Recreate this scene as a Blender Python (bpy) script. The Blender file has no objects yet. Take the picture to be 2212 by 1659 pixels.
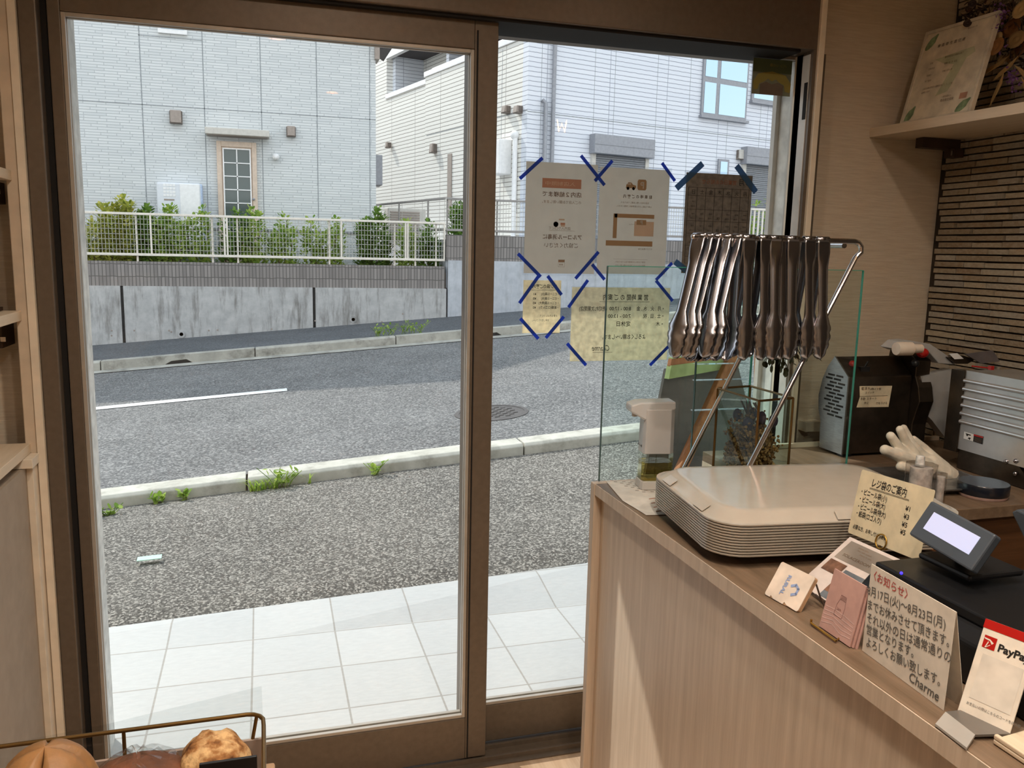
import bpy, bmesh, math, random
from mathutils import Vector, Matrix
random.seed(7)
SC = bpy.context.scene
COL = SC.collection
PI = math.pi
R = math.radians

# ---------------------------------------------------------------- camera
W, H, F = 2212.0, 1659.0, 1800.0
YAW, PITCH, ROLL = 0.29122926, 0.15895684, 0.02250711
CZ = 1.46
C0 = Vector((0, 0, CZ))
_f = Vector((math.sin(YAW)*math.cos(PITCH), math.cos(YAW)*math.cos(PITCH), -math.sin(PITCH)))
_r = Vector((math.cos(YAW), -math.sin(YAW), 0))
_u = _r.cross(_f)
_r2 = _r*math.cos(ROLL) + _u*math.sin(ROLL)
_u2 = _r2.cross(_f)
cam = bpy.data.cameras.new('camera')
cam.sensor_width = 36.0
cam.lens = F/W*36.0
cam.clip_start = 0.02
cam.clip_end = 400
camo = bpy.data.objects.new('camera', cam)
COL.objects.link(camo)
m = Matrix(((_r2.x, _u2.x, -_f.x), (_r2.y, _u2.y, -_f.y), (_r2.z, _u2.z, -_f.z)))
camo.matrix_world = Matrix.Translation(C0) @ m.to_4x4()
SC.camera = camo

# ---------------------------------------------------------------- sky, sun, exposure
SC.view_settings.view_transform = 'Standard'
SC.view_settings.look = 'None'
SC.view_settings.gamma = 1
SC.view_settings.exposure = 0.55
SC.view_settings.use_curve_mapping = False
SC.cycles.max_bounces = 10
SC.cycles.transparent_max_bounces = 32
SC.cycles.transmission_bounces = 8
SC.cycles.sample_clamp_indirect = 6
SC.cycles.caustics_reflective = False
SC.cycles.caustics_refractive = False
world = bpy.data.worlds.new('sky')
SC.world = world
world.use_nodes = True
wt = world.node_tree
wt.nodes.clear()
wo = wt.nodes.new('ShaderNodeOutputWorld')
bg = wt.nodes.new('ShaderNodeBackground')
bg.inputs[1].default_value = 1.2
tc = wt.nodes.new('ShaderNodeTexCoord')
sx = wt.nodes.new('ShaderNodeSeparateXYZ')
wt.links.new(tc.outputs['Generated'], sx.inputs[0])
rp = wt.nodes.new('ShaderNodeValToRGB')
rp.color_ramp.elements[0].position = 0.0
rp.color_ramp.elements[0].color = (1.0, 1.0, 1.0, 1)
rp.color_ramp.elements[1].position = 0.75
rp.color_ramp.elements[1].color = (0.62, 0.80, 1.0, 1)
nz = wt.nodes.new('ShaderNodeTexNoise')
nz.inputs['Scale'].default_value = 2.6
nz.inputs['Detail'].default_value = 5
wt.links.new(tc.outputs['Generated'], nz.inputs['Vector'])
cr = wt.nodes.new('ShaderNodeValToRGB')
cr.color_ramp.elements[0].position = 0.46
cr.color_ramp.elements[0].color = (0, 0, 0, 1)
cr.color_ramp.elements[1].position = 0.62
cr.color_ramp.elements[1].color = (1, 1, 1, 1)
wt.links.new(nz.outputs['Fac'], cr.inputs[0])
mx = wt.nodes.new('ShaderNodeMixRGB')
mx.inputs[2].default_value = (1.05, 1.03, 1.0, 1)
wt.links.new(cr.outputs[0], mx.inputs[0])
wt.links.new(sx.outputs['Z'], rp.inputs[0])
wt.links.new(rp.outputs[0], mx.inputs[1])
wt.links.new(mx.outputs[0], bg.inputs[0])
wt.links.new(bg.outputs[0], wo.inputs[0])

SUN_AZ, SUN_EL = R(33), R(45)
TO_SUN = Vector((-math.sin(SUN_AZ)*math.cos(SUN_EL), math.cos(SUN_AZ)*math.cos(SUN_EL), math.sin(SUN_EL)))
sl = bpy.data.lights.new('sun', 'SUN')
sl.energy = 2.3
sl.color = (1.0, 0.95, 0.87)
sl.angle = R(0.6)
so = bpy.data.objects.new('sun', sl)
COL.objects.link(so)
so.rotation_euler = (-TO_SUN).to_track_quat('-Z', 'Y').to_euler()
so.location = TO_SUN*60
LAMP = 5.6           # watts of each added shop downlight

# ---------------------------------------------------------------- pixel rays (frame 2212 x 1659) to points at a known plane
def ray(px, py):
    return _f + _r2*((px-W/2)/F) - _u2*((py-H/2)/F)
def on(px, py, P0, n):
    d = ray(px, py); n = Vector(n)
    return C0 + d*((Vector(P0)-C0).dot(n)/d.dot(n))
def onX(px, py, x): return on(px, py, (x, 0, 0), (1, 0, 0))
def onY(px, py, y): return on(px, py, (0, y, 0), (0, 1, 0))
def onZ(px, py, z): return on(px, py, (0, 0, z), (0, 0, 1))

# ---------------------------------------------------------------- materials
def lin(c):
    return tuple(((v/255)/12.92 if v/255 <= 0.04045 else ((v/255+0.055)/1.055)**2.4) for v in c) + (1,)
MATS = {}
class NT:
    def __init__(s, name):
        s.m = bpy.data.materials.new(name); s.m.use_nodes = True
        s.t = s.m.node_tree; s.n = s.t.nodes; s.b = s.n['Principled BSDF']; s.out = s.n['Material Output']
        MATS[name] = s.m
    def new(s, ty, **k):
        n = s.n.new(ty)
        for a, v in k.items():
            if a in n.inputs: n.inputs[a].default_value = v
            else: setattr(n, a, v)
        return n
    def link(s, a, b): s.t.links.new(a, b)
    def pos(s, scale=(1, 1, 1), rot=(0, 0, 0), obj=False, loc=(0, 0, 0)):
        if obj:
            g = s.new('ShaderNodeTexCoord').outputs['Object']
        else:
            g = s.new('ShaderNodeNewGeometry').outputs['Position']
        mp = s.new('ShaderNodeMapping')
        mp.inputs['Scale'].default_value = scale; mp.inputs['Rotation'].default_value = rot; mp.inputs['Location'].default_value = loc
        s.link(g, mp.inputs[0])
        return mp.outputs[0]
    def noise(s, vec, scale, detail=3, rough=.55):
        n = s.new('ShaderNodeTexNoise'); n.inputs['Scale'].default_value = scale; n.inputs['Detail'].default_value = detail; n.inputs['Roughness'].default_value = rough
        s.link(vec, n.inputs['Vector']); return n.outputs['Fac']
    def ramp(s, fac, stops):
        r = s.new('ShaderNodeValToRGB')
        while len(r.color_ramp.elements) < len(stops): r.color_ramp.elements.new(.5)
        for e, (p, c) in zip(r.color_ramp.elements, stops):
            e.position = p; e.color = c if len(c) == 4 else lin(c)
        s.link(fac, r.inputs[0]); return r.outputs[0]
    def mix(s, fac, a, b, mode='MIX'):
        x = s.new('ShaderNodeMixRGB'); x.blend_type = mode
        for i, v in ((0, fac), (1, a), (2, b)):
            if isinstance(v, (int, float)): x.inputs[i].default_value = v
            elif isinstance(v, tuple): x.inputs[i].default_value = v if len(v) == 4 else lin(v)
            else: s.link(v, x.inputs[i])
        return x.outputs[0]
    def bump(s, h, strength=.3, dist=.01):
        b = s.new('ShaderNodeBump'); b.inputs['Strength'].default_value = strength; b.inputs['Distance'].default_value = dist
        s.link(h, b.inputs['Height']); s.link(b.outputs[0], s.b.inputs['Normal'])
    def color(s, c):
        if isinstance(c, tuple): s.b.inputs['Base Color'].default_value = lin(c) if len(c) == 3 else c
        else: s.link(c, s.b.inputs['Base Color'])
    def set(s, rough=.5, metal=0, spec=.5, **k):
        s.b.inputs['Roughness'].default_value = rough; s.b.inputs['Metallic'].default_value = metal
        s.b.inputs['Specular IOR Level'].default_value = spec
        for a, v in k.items(): s.b.inputs[a].default_value = v
        return s.m
def M(name, rgb, rough=.5, metal=0, spec=.4, var=0.12, vs=20, bump=0, bs=80, **k):
    """plain coloured material with a slight procedural variation"""
    t = NT(name)
    v = t.pos(obj=True)
    f = t.noise(v, vs)
    a = tuple(max(0, c*(1-var)) for c in rgb); b = tuple(min(255, c*(1+var*.6)) for c in rgb)
    t.color(t.ramp(f, [(.3, a), (.7, b)]))
    if bump: t.bump(t.noise(v, bs), bump, .004)
    return t.set(rough, metal, spec, **k)
def wood(name, dark, light, axis=2, scale=6, stretch=14, rough=.5, spec=.3, bump=.05):
    t = NT(name)
    sc = [scale]*3; sc[axis] = scale/stretch
    sc = [c*4 for c in sc]
    v = t.pos(tuple(sc))
    f = t.noise(v, 1.6, 5, .6)
    g = t.noise(v, 9, 3, .6)
    c = t.ramp(f, [(.32, dark), (.68, light)])
    c = t.mix(.18, c, t.ramp(g, [(.35, dark), (.65, light)]))
    t.color(c)
    if bump: t.bump(g, bump, .002)
    return t.set(rough, 0, spec)
def glass(name, tint=(255, 255, 255), refl=1.0, ior=1.45):
    """thin clear sheet: lets light straight through, reflects by angle"""
    t = NT(name)
    t.n.remove(t.b)
    tr = t.new('ShaderNodeBsdfTransparent'); tr.inputs[0].default_value = lin(tint)
    gl = t.new('ShaderNodeBsdfGlossy'); gl.inputs['Roughness'].default_value = 0.0; gl.inputs[0].default_value = (refl, refl, refl, 1)
    lw = t.new('ShaderNodeLayerWeight'); lw.inputs[0].default_value = .5
    pw = t.new('ShaderNodeMath', operation='POWER'); pw.inputs[1].default_value = 5; t.link(lw.outputs['Facing'], pw.inputs[0])
    f0 = ((ior-1)/(ior+1))**2*1.6
    ma = t.new('ShaderNodeMath', operation='MULTIPLY_ADD'); ma.inputs[1].default_value = 1-f0; ma.inputs[2].default_value = f0; t.link(pw.outputs[0], ma.inputs[0])
    mx = t.new('ShaderNodeMixShader')
    t.link(ma.outputs[0], mx.inputs[0]); t.link(tr.outputs[0], mx.inputs[1]); t.link(gl.outputs[0], mx.inputs[2])
    t.link(mx.outputs[0], t.out.inputs[0])
    return t.m
def paper(name, rgb, trans=.5, var=.04, vs=30, tcol=None):
    """thin sheet that also lets light through"""
    t = NT(name)
    v = t.pos(obj=True)
    a = tuple(c*(1-var) for c in rgb); b = tuple(min(255, c*(1+var)) for c in rgb)
    c = t.ramp(t.noise(v, vs, 4), [(.35, a), (.65, b)])
    t.color(c); t.set(.7, 0, .1)
    tl = t.new('ShaderNodeBsdfTranslucent')
    if tcol: tl.inputs[0].default_value = lin(tcol)
    else: t.link(c, tl.inputs[0])
    mx = t.new('ShaderNodeMixShader'); mx.inputs[0].default_value = trans
    t.link(t.b.outputs[0], mx.inputs[1]); t.link(tl.outputs[0], mx.inputs[2]); t.link(mx.outputs[0], t.out.inputs[0])
    return t.m
def film(name, rgb, alpha):
    """coloured see-through tape"""
    t = NT(name)
    t.color(rgb); t.set(.5, 0, .3)
    tr = t.new('ShaderNodeBsdfTransparent'); tr.inputs[0].default_value = lin(rgb)
    tl = t.new('ShaderNodeBsdfTranslucent'); tl.inputs[0].default_value = lin(rgb)
    m1 = t.new('ShaderNodeMixShader'); m1.inputs[0].default_value = .55
    t.link(t.b.outputs[0], m1.inputs[1]); t.link(tl.outputs[0], m1.inputs[2])
    mx = t.new('ShaderNodeMixShader'); mx.inputs[0].default_value = alpha
    t.link(tr.outputs[0], mx.inputs[1]); t.link(m1.outputs[0], mx.inputs[2]); t.link(mx.outputs[0], t.out.inputs[0])
    return t.m
def emit(name, rgb, s):
    t = NT(name); t.color(rgb)
    t.b.inputs['Emission Color'].default_value = lin(rgb); t.b.inputs['Emission Strength'].default_value = s
    return t.m

# ---------------------------------------------------------------- mesh builder
class Fr:
    """local frame: origin, x, y, z axes"""
    def __init__(s, o, u, v, n=None):
        s.o = Vector(o); s.u = Vector(u).normalized(); v = Vector(v); s.v = (v - s.u*v.dot(s.u)).normalized()
        s.n = s.u.cross(s.v) if n is None else Vector(n).normalized()
    def __call__(s, a, b, c=0): return s.o + s.u*a + s.v*b + s.n*c
class MB:
    def __init__(s): s.v = []; s.f = []
    def add(s, vs, fs):
        k = len(s.v); s.v += [Vector(v) for v in vs]; s.f += [tuple(i+k for i in f) for f in fs]; return s
    def bx(s, x0, x1, y0, y1, z0, z1, fr=None):
        vs = [(x, y, z) for x in (x0, x1) for y in (y0, y1) for z in (z0, z1)]
        if fr: vs = [fr(*v) for v in vs]
        return s.add(vs, [(0, 1, 3, 2), (4, 6, 7, 5), (0, 4, 5, 1), (2, 3, 7, 6), (0, 2, 6, 4), (1, 5, 7, 3)])
    def prism(s, poly, vec):
        n = len(poly); vec = Vector(vec); P = [Vector(q) for q in poly]
        return s.add(P+[q+vec for q in P], [tuple(range(n))[::-1], tuple(range(n, 2*n))]+[(i, (i+1) % n, n+(i+1) % n, n+i) for i in range(n)])
    def poly(s, pts): return s.add(pts, [tuple(range(len(pts)))])
    def tube(s, pts, r, n=8, closed=False, caps=True):
        P = [Vector(q) for q in pts]; m = len(P); rs = r if isinstance(r, (list, tuple)) else [r]*m
        up = None; rings = []
        for i, q in enumerate(P):
            a = P[(i-1) % m] if (i or closed) else q; b = P[(i+1) % m] if (i < m-1 or closed) else q
            d = (b-a).normalized()
            if up is None:
                up = Vector((0, 0, 1)) if abs(d.z) < .9 else Vector((1, 0, 0))
            x = d.cross(up).normalized(); y = x.cross(d).normalized(); up = y
            rings.append([q + (x*math.cos(t)+y*math.sin(t))*rs[i] for t in (2*PI*k/n for k in range(n))])
        vs = [v for g in rings for v in g]; fs = []
        for i in range(m if closed else m-1):
            j = (i+1) % m
            for k in range(n): fs.append((i*n+k, i*n+(k+1) % n, j*n+(k+1) % n, j*n+k))
        if caps and not closed: fs += [tuple(range(n))[::-1], tuple(range((m-1)*n, m*n))]
        return s.add(vs, fs)
    def lathe(s, prof, o=(0, 0, 0), n=24, fr=None):
        fr = fr or Fr(o, (1, 0, 0), (0, 1, 0)); vs = []; fs = []; m = len(prof)
        for r, z in prof:
            for k in range(n): vs.append(fr(r*math.cos(2*PI*k/n), r*math.sin(2*PI*k/n), z))
        for i in range(m-1):
            for k in range(n): fs.append((i*n+k, i*n+(k+1) % n, (i+1)*n+(k+1) % n, (i+1)*n+k))
        if prof[0][0] > 1e-6: fs.append(tuple(range(n))[::-1])
        if prof[-1][0] > 1e-6: fs.append(tuple(range((m-1)*n, m*n)))
        return s.add(vs, fs)
    def ball(s, c, r, n=12, m=8, sc=(1, 1, 1)):
        c = Vector(c); vs = [c+Vector((0, 0, -r*sc[2]))]; fs = []
        for i in range(1, m):
            t = -PI/2+PI*i/m
            for k in range(n):
                p = 2*PI*k/n
                vs.append(c+Vector((r*sc[0]*math.cos(t)*math.cos(p), r*sc[1]*math.cos(t)*math.sin(p), r*sc[2]*math.sin(t))))
        vs.append(c+Vector((0, 0, r*sc[2]))); L = len(vs)-1
        for k in range(n):
            fs.append((0, 1+(k+1) % n, 1+k)); fs.append((L, L-n+k, L-n+(k+1) % n))
            for i in range(m-2): fs.append((1+i*n+k, 1+i*n+(k+1) % n, 1+(i+1)*n+(k+1) % n, 1+(i+1)*n+k))
        return s.add(vs, fs)
    def grid(s, rows):
        n = len(rows[0]); vs = [p for r in rows for p in r]; fs = []
        for i in range(len(rows)-1):
            for k in range(n-1): fs.append((i*n+k, i*n+k+1, (i+1)*n+k+1, (i+1)*n+k))
        return s.add(vs, fs)
    def text(s, body, size, fr, a, b, align='LEFT', c=.0004, sx=1.0, shear=0, bold=0):
        vs, fs, w = font(body, size, align, shear, bold)
        return s.add([fr(a+x*sx, b+y, c) for x, y in vs], fs)
    def strip(s, pts, w, fr, c=.0004):
        """flat pen stroke along 2-D points in a frame"""
        for (a, b), (d, e) in zip(pts, pts[1:]):
            dx, dy = d-a, e-b; L = math.hypot(dx, dy) or 1; nx, ny = -dy/L*w/2, dx/L*w/2; ex, ey = dx/L*w*.3, dy/L*w*.3
            s.add([fr(a-ex+nx, b-ey+ny, c), fr(a-ex-nx, b-ey-ny, c), fr(d+ex-nx, e+ey-ny, c), fr(d+ex+nx, e+ey+ny, c)], [(0, 1, 2, 3)])
        return s
    def rect(s, fr, a0, a1, b0, b1, c=.0003):
        return s.add([fr(a0, b0, c), fr(a1, b0, c), fr(a1, b1, c), fr(a0, b1, c)], [(0, 1, 2, 3)])
_fc = {}
def font(body, size, align, shear, bold):
    key = (body, align, shear, bold)
    if key not in _fc:
        cu = bpy.data.curves.new('lettering', 'FONT'); cu.body = body; cu.size = 1; cu.align_x = align; cu.shear = shear; cu.offset = bold; cu.resolution_u = 3
        o = bpy.data.objects.new('lettering', cu); COL.objects.link(o)
        dg = bpy.context.evaluated_depsgraph_get(); dg.update()
        me = bpy.data.meshes.new_from_object(o.evaluated_get(dg))
        _fc[key] = ([(v.co.x, v.co.y) for v in me.vertices], [tuple(p.vertices) for p in me.polygons])
        bpy.data.objects.remove(o); bpy.data.curves.remove(cu); bpy.data.meshes.remove(me)
    vs, fs = _fc[key]
    return [(x*size, y*size) for x, y in vs], fs, max([x for x, y in vs] or [0])*size

ORG = {}
def root_org(o):
    while o.parent: o = o.parent
    return ORG.get(o.name, Vector())
def build(name, mb, mat, parent=None, bevel=0, smooth=0, solid=0, seg=2, recalc=True):
    """link the builder's shape as ONE mesh object; a top-level one gets its origin at its own base"""
    me = bpy.data.meshes.new(name)
    if parent: org = root_org(parent)
    else:
        xs, ys, zs = zip(*[(v.x, v.y, v.z) for v in mb.v]); org = Vector(((min(xs)+max(xs))/2, (min(ys)+max(ys))/2, min(zs)))
    me.from_pydata([v-org for v in mb.v], [], mb.f)
    if recalc:
        b = bmesh.new(); b.from_mesh(me); bmesh.ops.recalc_face_normals(b, faces=b.faces); b.to_mesh(me); b.free()
    me.materials.append(MATS[mat] if isinstance(mat, str) else mat)
    if smooth:
        me.shade_smooth(); me.set_sharp_from_angle(angle=R(smooth))
    o = bpy.data.objects.new(name, me); COL.objects.link(o)
    if parent: o.parent = parent
    else: o.location = org; ORG[o.name] = org
    if solid:
        d = o.modifiers.new('thickness', 'SOLIDIFY'); d.thickness = solid; d.offset = 0
    if bevel:
        d = o.modifiers.new('bevel', 'BEVEL'); d.width = bevel; d.segments = seg; d.limit_method = 'ANGLE'; d.angle_limit = R(40)
    return o
def tag(o, label=None, cat=None, group=None, kind=None):
    if label: o['label'] = label
    if cat: o['category'] = cat
    if group: o['group'] = group
    if kind: o['kind'] = kind
    return o
def thing(name, label, cat, loc=(0, 0, 0), group=None, rot=0, local=False):
    """an Empty at the thing's base; parts are given in world coordinates unless local"""
    o = bpy.data.objects.new(name, None); COL.objects.link(o); o.location = loc; o.rotation_euler = (0, 0, rot); o.empty_display_size = .05
    ORG[o.name] = Vector() if local else Vector(loc)
    return tag(o, label, cat, group)
def single(name, mb, mat, label, cat, group=None, **k):
    return tag(build(name, mb, mat, None, **k), label, cat, group)
def struct(name, mb, mat, parent=None, **k):
    o = build(name, mb, mat, parent, **k)
    if not parent: o['kind'] = 'structure'
    return o
def kids(o): return [c for c in bpy.data.objects if c.parent == o]
def dup(o, parent=None):
    c = o.copy(); COL.objects.link(c); c.parent = parent
    ORG[c.name] = ORG.get(o.name, Vector())
    for ch in kids(o): dup(ch, c)
    return c

# ================================================================ MATERIALS OF THE STREET
def asphalt(name, c0, c1, c2, sc=150, far=0):
    t = NT(name); v = t.pos()
    vo = t.new('ShaderNodeTexVoronoi'); vo.inputs['Scale'].default_value = sc; t.link(v, vo.inputs['Vector'])
    bw = t.new('ShaderNodeSeparateColor'); t.link(vo.outputs['Color'], bw.inputs[0])
    c = t.ramp(bw.outputs[0], [(.0, c0), (.55, c1), (.97, c2)])
    big = t.noise(v, 1.3, 4)
    c = t.mix(.35, c, t.ramp(big, [(.35, tuple(x*.82 for x in c1)), (.65, tuple(min(255, x*1.12) for x in c1))]))
    t.color(c)
    t.bump(bw.outputs[1], .5, .006)
    return t.set(.85, 0, .25)
asphalt('apron_asphalt', (46, 44, 42), (102, 98, 92), (192, 186, 176), 120)
asphalt('road_asphalt', (62, 62, 63), (108, 107, 106), (166, 164, 160), 80)
asphalt('walk_asphalt', (66, 68, 71), (88, 90, 93), (118, 120, 122), 70)
def concrete(name, a, b, stain, amt=.5, streak=True, sc=2.5):
    t = NT(name); v = t.pos()
    c = t.ramp(t.noise(v, sc*2.4, 6, .65), [(.3, a), (.7, b)])
    sv = t.pos((3.2, 3.2, .45) if streak else (2, 2, 2))
    st = t.noise(sv, sc, 6, .7)
    k = t.ramp(st, [(.5, (0, 0, 0, 1)), (.72, (amt, amt, amt, 1))])
    t.color(t.mix(k, c, stain)); t.bump(t.noise(v, 60, 3), .15, .004)
    return t.set(.85, 0, .2)
concrete('retaining_concrete', (164, 164, 163), (194, 193, 191), (92, 87, 80), .85)
concrete('pale_concrete', (172, 176, 182), (196, 199, 204), (140, 140, 138), .6)
concrete('kerb_concrete', (176, 172, 160), (206, 202, 190), (122, 116, 104), .6, False, 3)
concrete('grey_kerb_concrete', (150, 147, 138), (182, 178, 168), (92, 88, 80), .8, False, 2)
def wallvec(t, u):
    g = t.new('ShaderNodeNewGeometry')
    d = t.new('ShaderNodeVectorMath', operation='DOT_PRODUCT'); d.inputs[1].default_value = u; t.link(g.outputs['Position'], d.inputs[0])
    s = t.new('ShaderNodeSeparateXYZ'); t.link(g.outputs['Position'], s.inputs[0])
    c = t.new('ShaderNodeCombineXYZ'); t.link(d.outputs['Value'], c.inputs[0]); t.link(s.outputs['Z'], c.inputs[1])
    return c.outputs[0]
def courses(name, u, w, h, c1, c2, mort, ms=.006, off=.5, bumpd=.008, rough=.75, smooth=.15, freq=2, squash=1.0):
    t = NT(name); v = wallvec(t, u)
    b = t.new('ShaderNodeTexBrick'); b.offset = off; b.offset_frequency = 2; b.squash = squash; b.squash_frequency = freq
    b.inputs['Scale'].default_value = 1; b.inputs['Brick Width'].default_value = w; b.inputs['Row Height'].default_value = h
    b.inputs['Mortar Size'].default_value = ms; b.inputs['Mortar Smooth'].default_value = smooth
    b.inputs['Color1'].default_value = lin(c1); b.inputs['Color2'].default_value = lin(c2); b.inputs['Mortar'].default_value = lin(mort)
    nv = t.noise(t.pos(), 9, 3)
    ad = t.new('ShaderNodeVectorMath', operation='ADD'); t.link(v, ad.inputs[0])
    jit = t.new('ShaderNodeCombineXYZ'); ml = t.new('ShaderNodeMath', operation='MULTIPLY'); ml.inputs[1].default_value = h*.18; t.link(nv, ml.inputs[0]); t.link(ml.outputs[0], jit.inputs[1])
    t.link(jit.outputs[0], ad.inputs[1]); t.link(ad.outputs[0], b.inputs['Vector'])
    t.color(b.outputs['Color'])
    inv = t.new('ShaderNodeMath', operation='SUBTRACT'); inv.inputs[0].default_value = 1; t.link(b.outputs['Fac'], inv.inputs[1])
    t.bump(inv.outputs[0], .6, bumpd)
    return t.set(rough, 0, .25)
HA = R(13.9)
HU = Vector((math.cos(HA), math.sin(HA), 0)); HW = Vector((-math.sin(HA), math.cos(HA), 0)); HC = Vector((4.92, 15.8, 0))
courses('stone_siding', (1, 0, 0), .34, .044, (218, 221, 221), (206, 210, 211), (184, 188, 190), .006, .42, .01, squash=.7, freq=3)
courses('white_siding_front_shaded', tuple(HU), 1.5, .088, (226, 229, 236), (220, 224, 232), (150, 154, 166), .006, .0, .008)  # cool shaded tone of the front put into the siding colour
courses('white_siding_side_sunlit', tuple(HW), 1.5, .088, (236, 234, 228), (230, 228, 222), (158, 154, 148), .009, .0, .012)  # warm sunlit tone of the side put into the siding colour
courses('split_block', (1, 0, 0), .052, .19, (148, 142, 138), (126, 121, 118), (98, 95, 92), .006, .0, .02)
t = NT('porch_tile'); v = t.pos((1, 1, 1), loc=(0.07, 0.013, 0))
b = t.new('ShaderNodeTexBrick'); b.offset = 0; b.squash = 1
for k_, v_ in (('Scale', 1), ('Brick Width', .311), ('Row Height', .29), ('Mortar Size', .0035), ('Mortar Smooth', .1)): b.inputs[k_].default_value = v_
b.inputs['Color1'].default_value = lin((198, 198, 196)); b.inputs['Color2'].default_value = lin((188, 189, 188)); b.inputs['Mortar'].default_value = lin((150, 144, 136))
t.link(v, b.inputs['Vector'])
t.color(t.mix(.25, b.outputs['Color'], t.ramp(t.noise(t.pos((1, 3, 1)), 22, 5, .7), [(.35, (178, 179, 179)), (.65, (208, 208, 206))])))
t.bump(t.noise(t.pos((1, 2, 1)), 30, 4), .2, .004); t.set(.6, 0, .3)
M('road_paint', (236, 236, 232), .7, vs=40, var=.06)
M('dark_joint', (62, 62, 62), .9)
M('sealant', (150, 155, 158), .8)
M('fence_cream', (226, 218, 206), .5, var=.04)
M('fence_wire', (196, 194, 186), .5, var=.04)
M('fence_grey', (150, 146, 142), .5, var=.04)
M('white_trim', (240, 240, 240), .45, var=.03)
M('beige_door', (214, 194, 176), .55, var=.05)
M('taupe_dark', (112, 102, 95), .6)
M('taupe_metal', (158, 146, 137), .5, var=.06)
M('awning_beige', (202, 198, 190), .5, var=.04)
M('grey_metal', (150, 152, 158), .45, .2, var=.05)
M('shutter_grey', (128, 131, 136), .5, .1, var=.05)
M('dark_soffit', (72, 70, 74), .8)
M('roof_slate', (92, 90, 92), .7)
M('soil', (92, 78, 62), .9, vs=15)
M('iron', (92, 88, 86), .6, .3, vs=30)
M('milk_globe', (240, 240, 240), .3)
M('heater_white', (222, 226, 232), .45, var=.02)
t = NT('house_pane'); t.color((72, 86, 84)); t.set(.06, 0, .8)
t = NT('sky_tint_pane'); t.color((172, 200, 220)); t.set(.04, .85, .8)  # blue of the reflected sky tinted into the pane colour
t = NT('dark_pane'); t.color((34, 34, 44)); t.set(.08, 0, .6)
def leafmat(name, a, b, tr=.45):
    t = NT(name)
    g = t.new('ShaderNodeNewGeometry')
    c = t.ramp(g.outputs['Random Per Island'], [(0, a), (1, b)])
    t.color(c); t.set(.5, 0, .3)
    tl = t.new('ShaderNodeBsdfTranslucent'); t.link(c, tl.inputs[0])
    mx = t.new('ShaderNodeMixShader'); mx.inputs[0].default_value = tr
    t.link(t.b.outputs[0], mx.inputs[1]); t.link(tl.outputs[0], mx.inputs[2]); t.link(mx.outputs[0], t.out.inputs[0])
leafmat('leaf_yellow', (134, 152, 56), (224, 218, 116), .55)
leafmat('leaf_green', (112, 152, 60), (200, 216, 112), .55)
leafmat('leaf_dark', (66, 104, 44), (140, 174, 76), .5)
leafmat('grass_leaf', (112, 150, 52), (196, 214, 110))
M('bark', (96, 80, 62), .9)

# ================================================================ GROUND (the street climbs to the right)
SL = .0775
def zr(x): return -.025+SL*x          # roadway
def strip(mb, x0, x1, y0, y1, z00, z10, z01, z11, n=1):
    return mb.add([(x0, y0, z00), (x1, y0, z10), (x1, y1, z11), (x0, y1, z01)], [(0, 1, 2, 3)])
XA, XB = -14, 22
mb = MB()
mb.prism([(-3, 2.26, -.25), (6, 2.26, -.25), (6, 2.26, -.05), (-3, 2.26, -.05)], (0, .925, 0))
def zt(x): return -.05+.03*(x+.65)
ye = lambda x: 3.42+.03*(x+.65)
mb.add([(x, y, z) for x in (-3, -1.5, 0, 1.5, 3, 6) for y, z in ((3.185, -.05), (ye(x), zt(x)), (ye(x), zt(x)-.3))], [f for i in range(5) for f in ((3*i, 3*i+3, 3*i+4, 3*i+1), (3*i+1, 3*i+4, 3*i+5, 3*i+2))])
struct('tiled_porch', mb, 'porch_tile')
ZK = lambda x: -.1+SL*x
mb = MB(); N = 12
rows = []
for k, yy in enumerate((3.1, 3.40, 3.66, 4.4, 5.47)):
    row = []
    for i in range(N+1):
        x = XA+(XB-XA)*i/N
        za = -.06+.03*(x+.65)
        f = max(0, (yy-3.43)/2.04)
        row.append((x, yy, za*(1-f)+ZK(x)*f-(.12 if yy < 3.3 else .05 if yy < 3.5 else 0)))
    rows.append(row)
mb.grid(rows)
struct('parking_apron', mb, 'apron_asphalt')
mb = MB(); strip(mb, XA, XB, 5.6, 11.62, zr(XA), zr(XB), zr(XA), zr(XB))
road = struct('road', mb, 'road_asphalt')
def onroad(px, py, dz=0): return on(px, py, (0, 0, -.025+dz), (-SL, 0, 1))
for x0, x1 in ((-9, .21), (4.72, 10.5)):
    mb = MB(); strip(mb, x0, x1, 8.67, 8.83, zr(x0)+.006, zr(x1)+.006, zr(x0)+.006, zr(x1)+.006)
    o = build('road_line', mb, 'road_paint', road); o['label'] = 'white painted centre line'
mb = MB(); strip(mb, XA, XB, 11.35, 11.62, zr(XA)+.008, zr(XB)+.008, zr(XA)+.008, zr(XB)+.008)
build('gutter', mb, 'grey_kerb_concrete', road)
mb = MB(); strip(mb, XA, XB, 11.7, 14.1, zr(XA)+.11, zr(XB)+.11, zr(XA)+.10, zr(XB)+.10)
struct('far_sidewalk', mb, 'walk_asphalt')
mb = MB(); mb.bx(-40, 60, -30, 60, -4, -3)
struct('ground', mb, 'soil')

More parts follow.
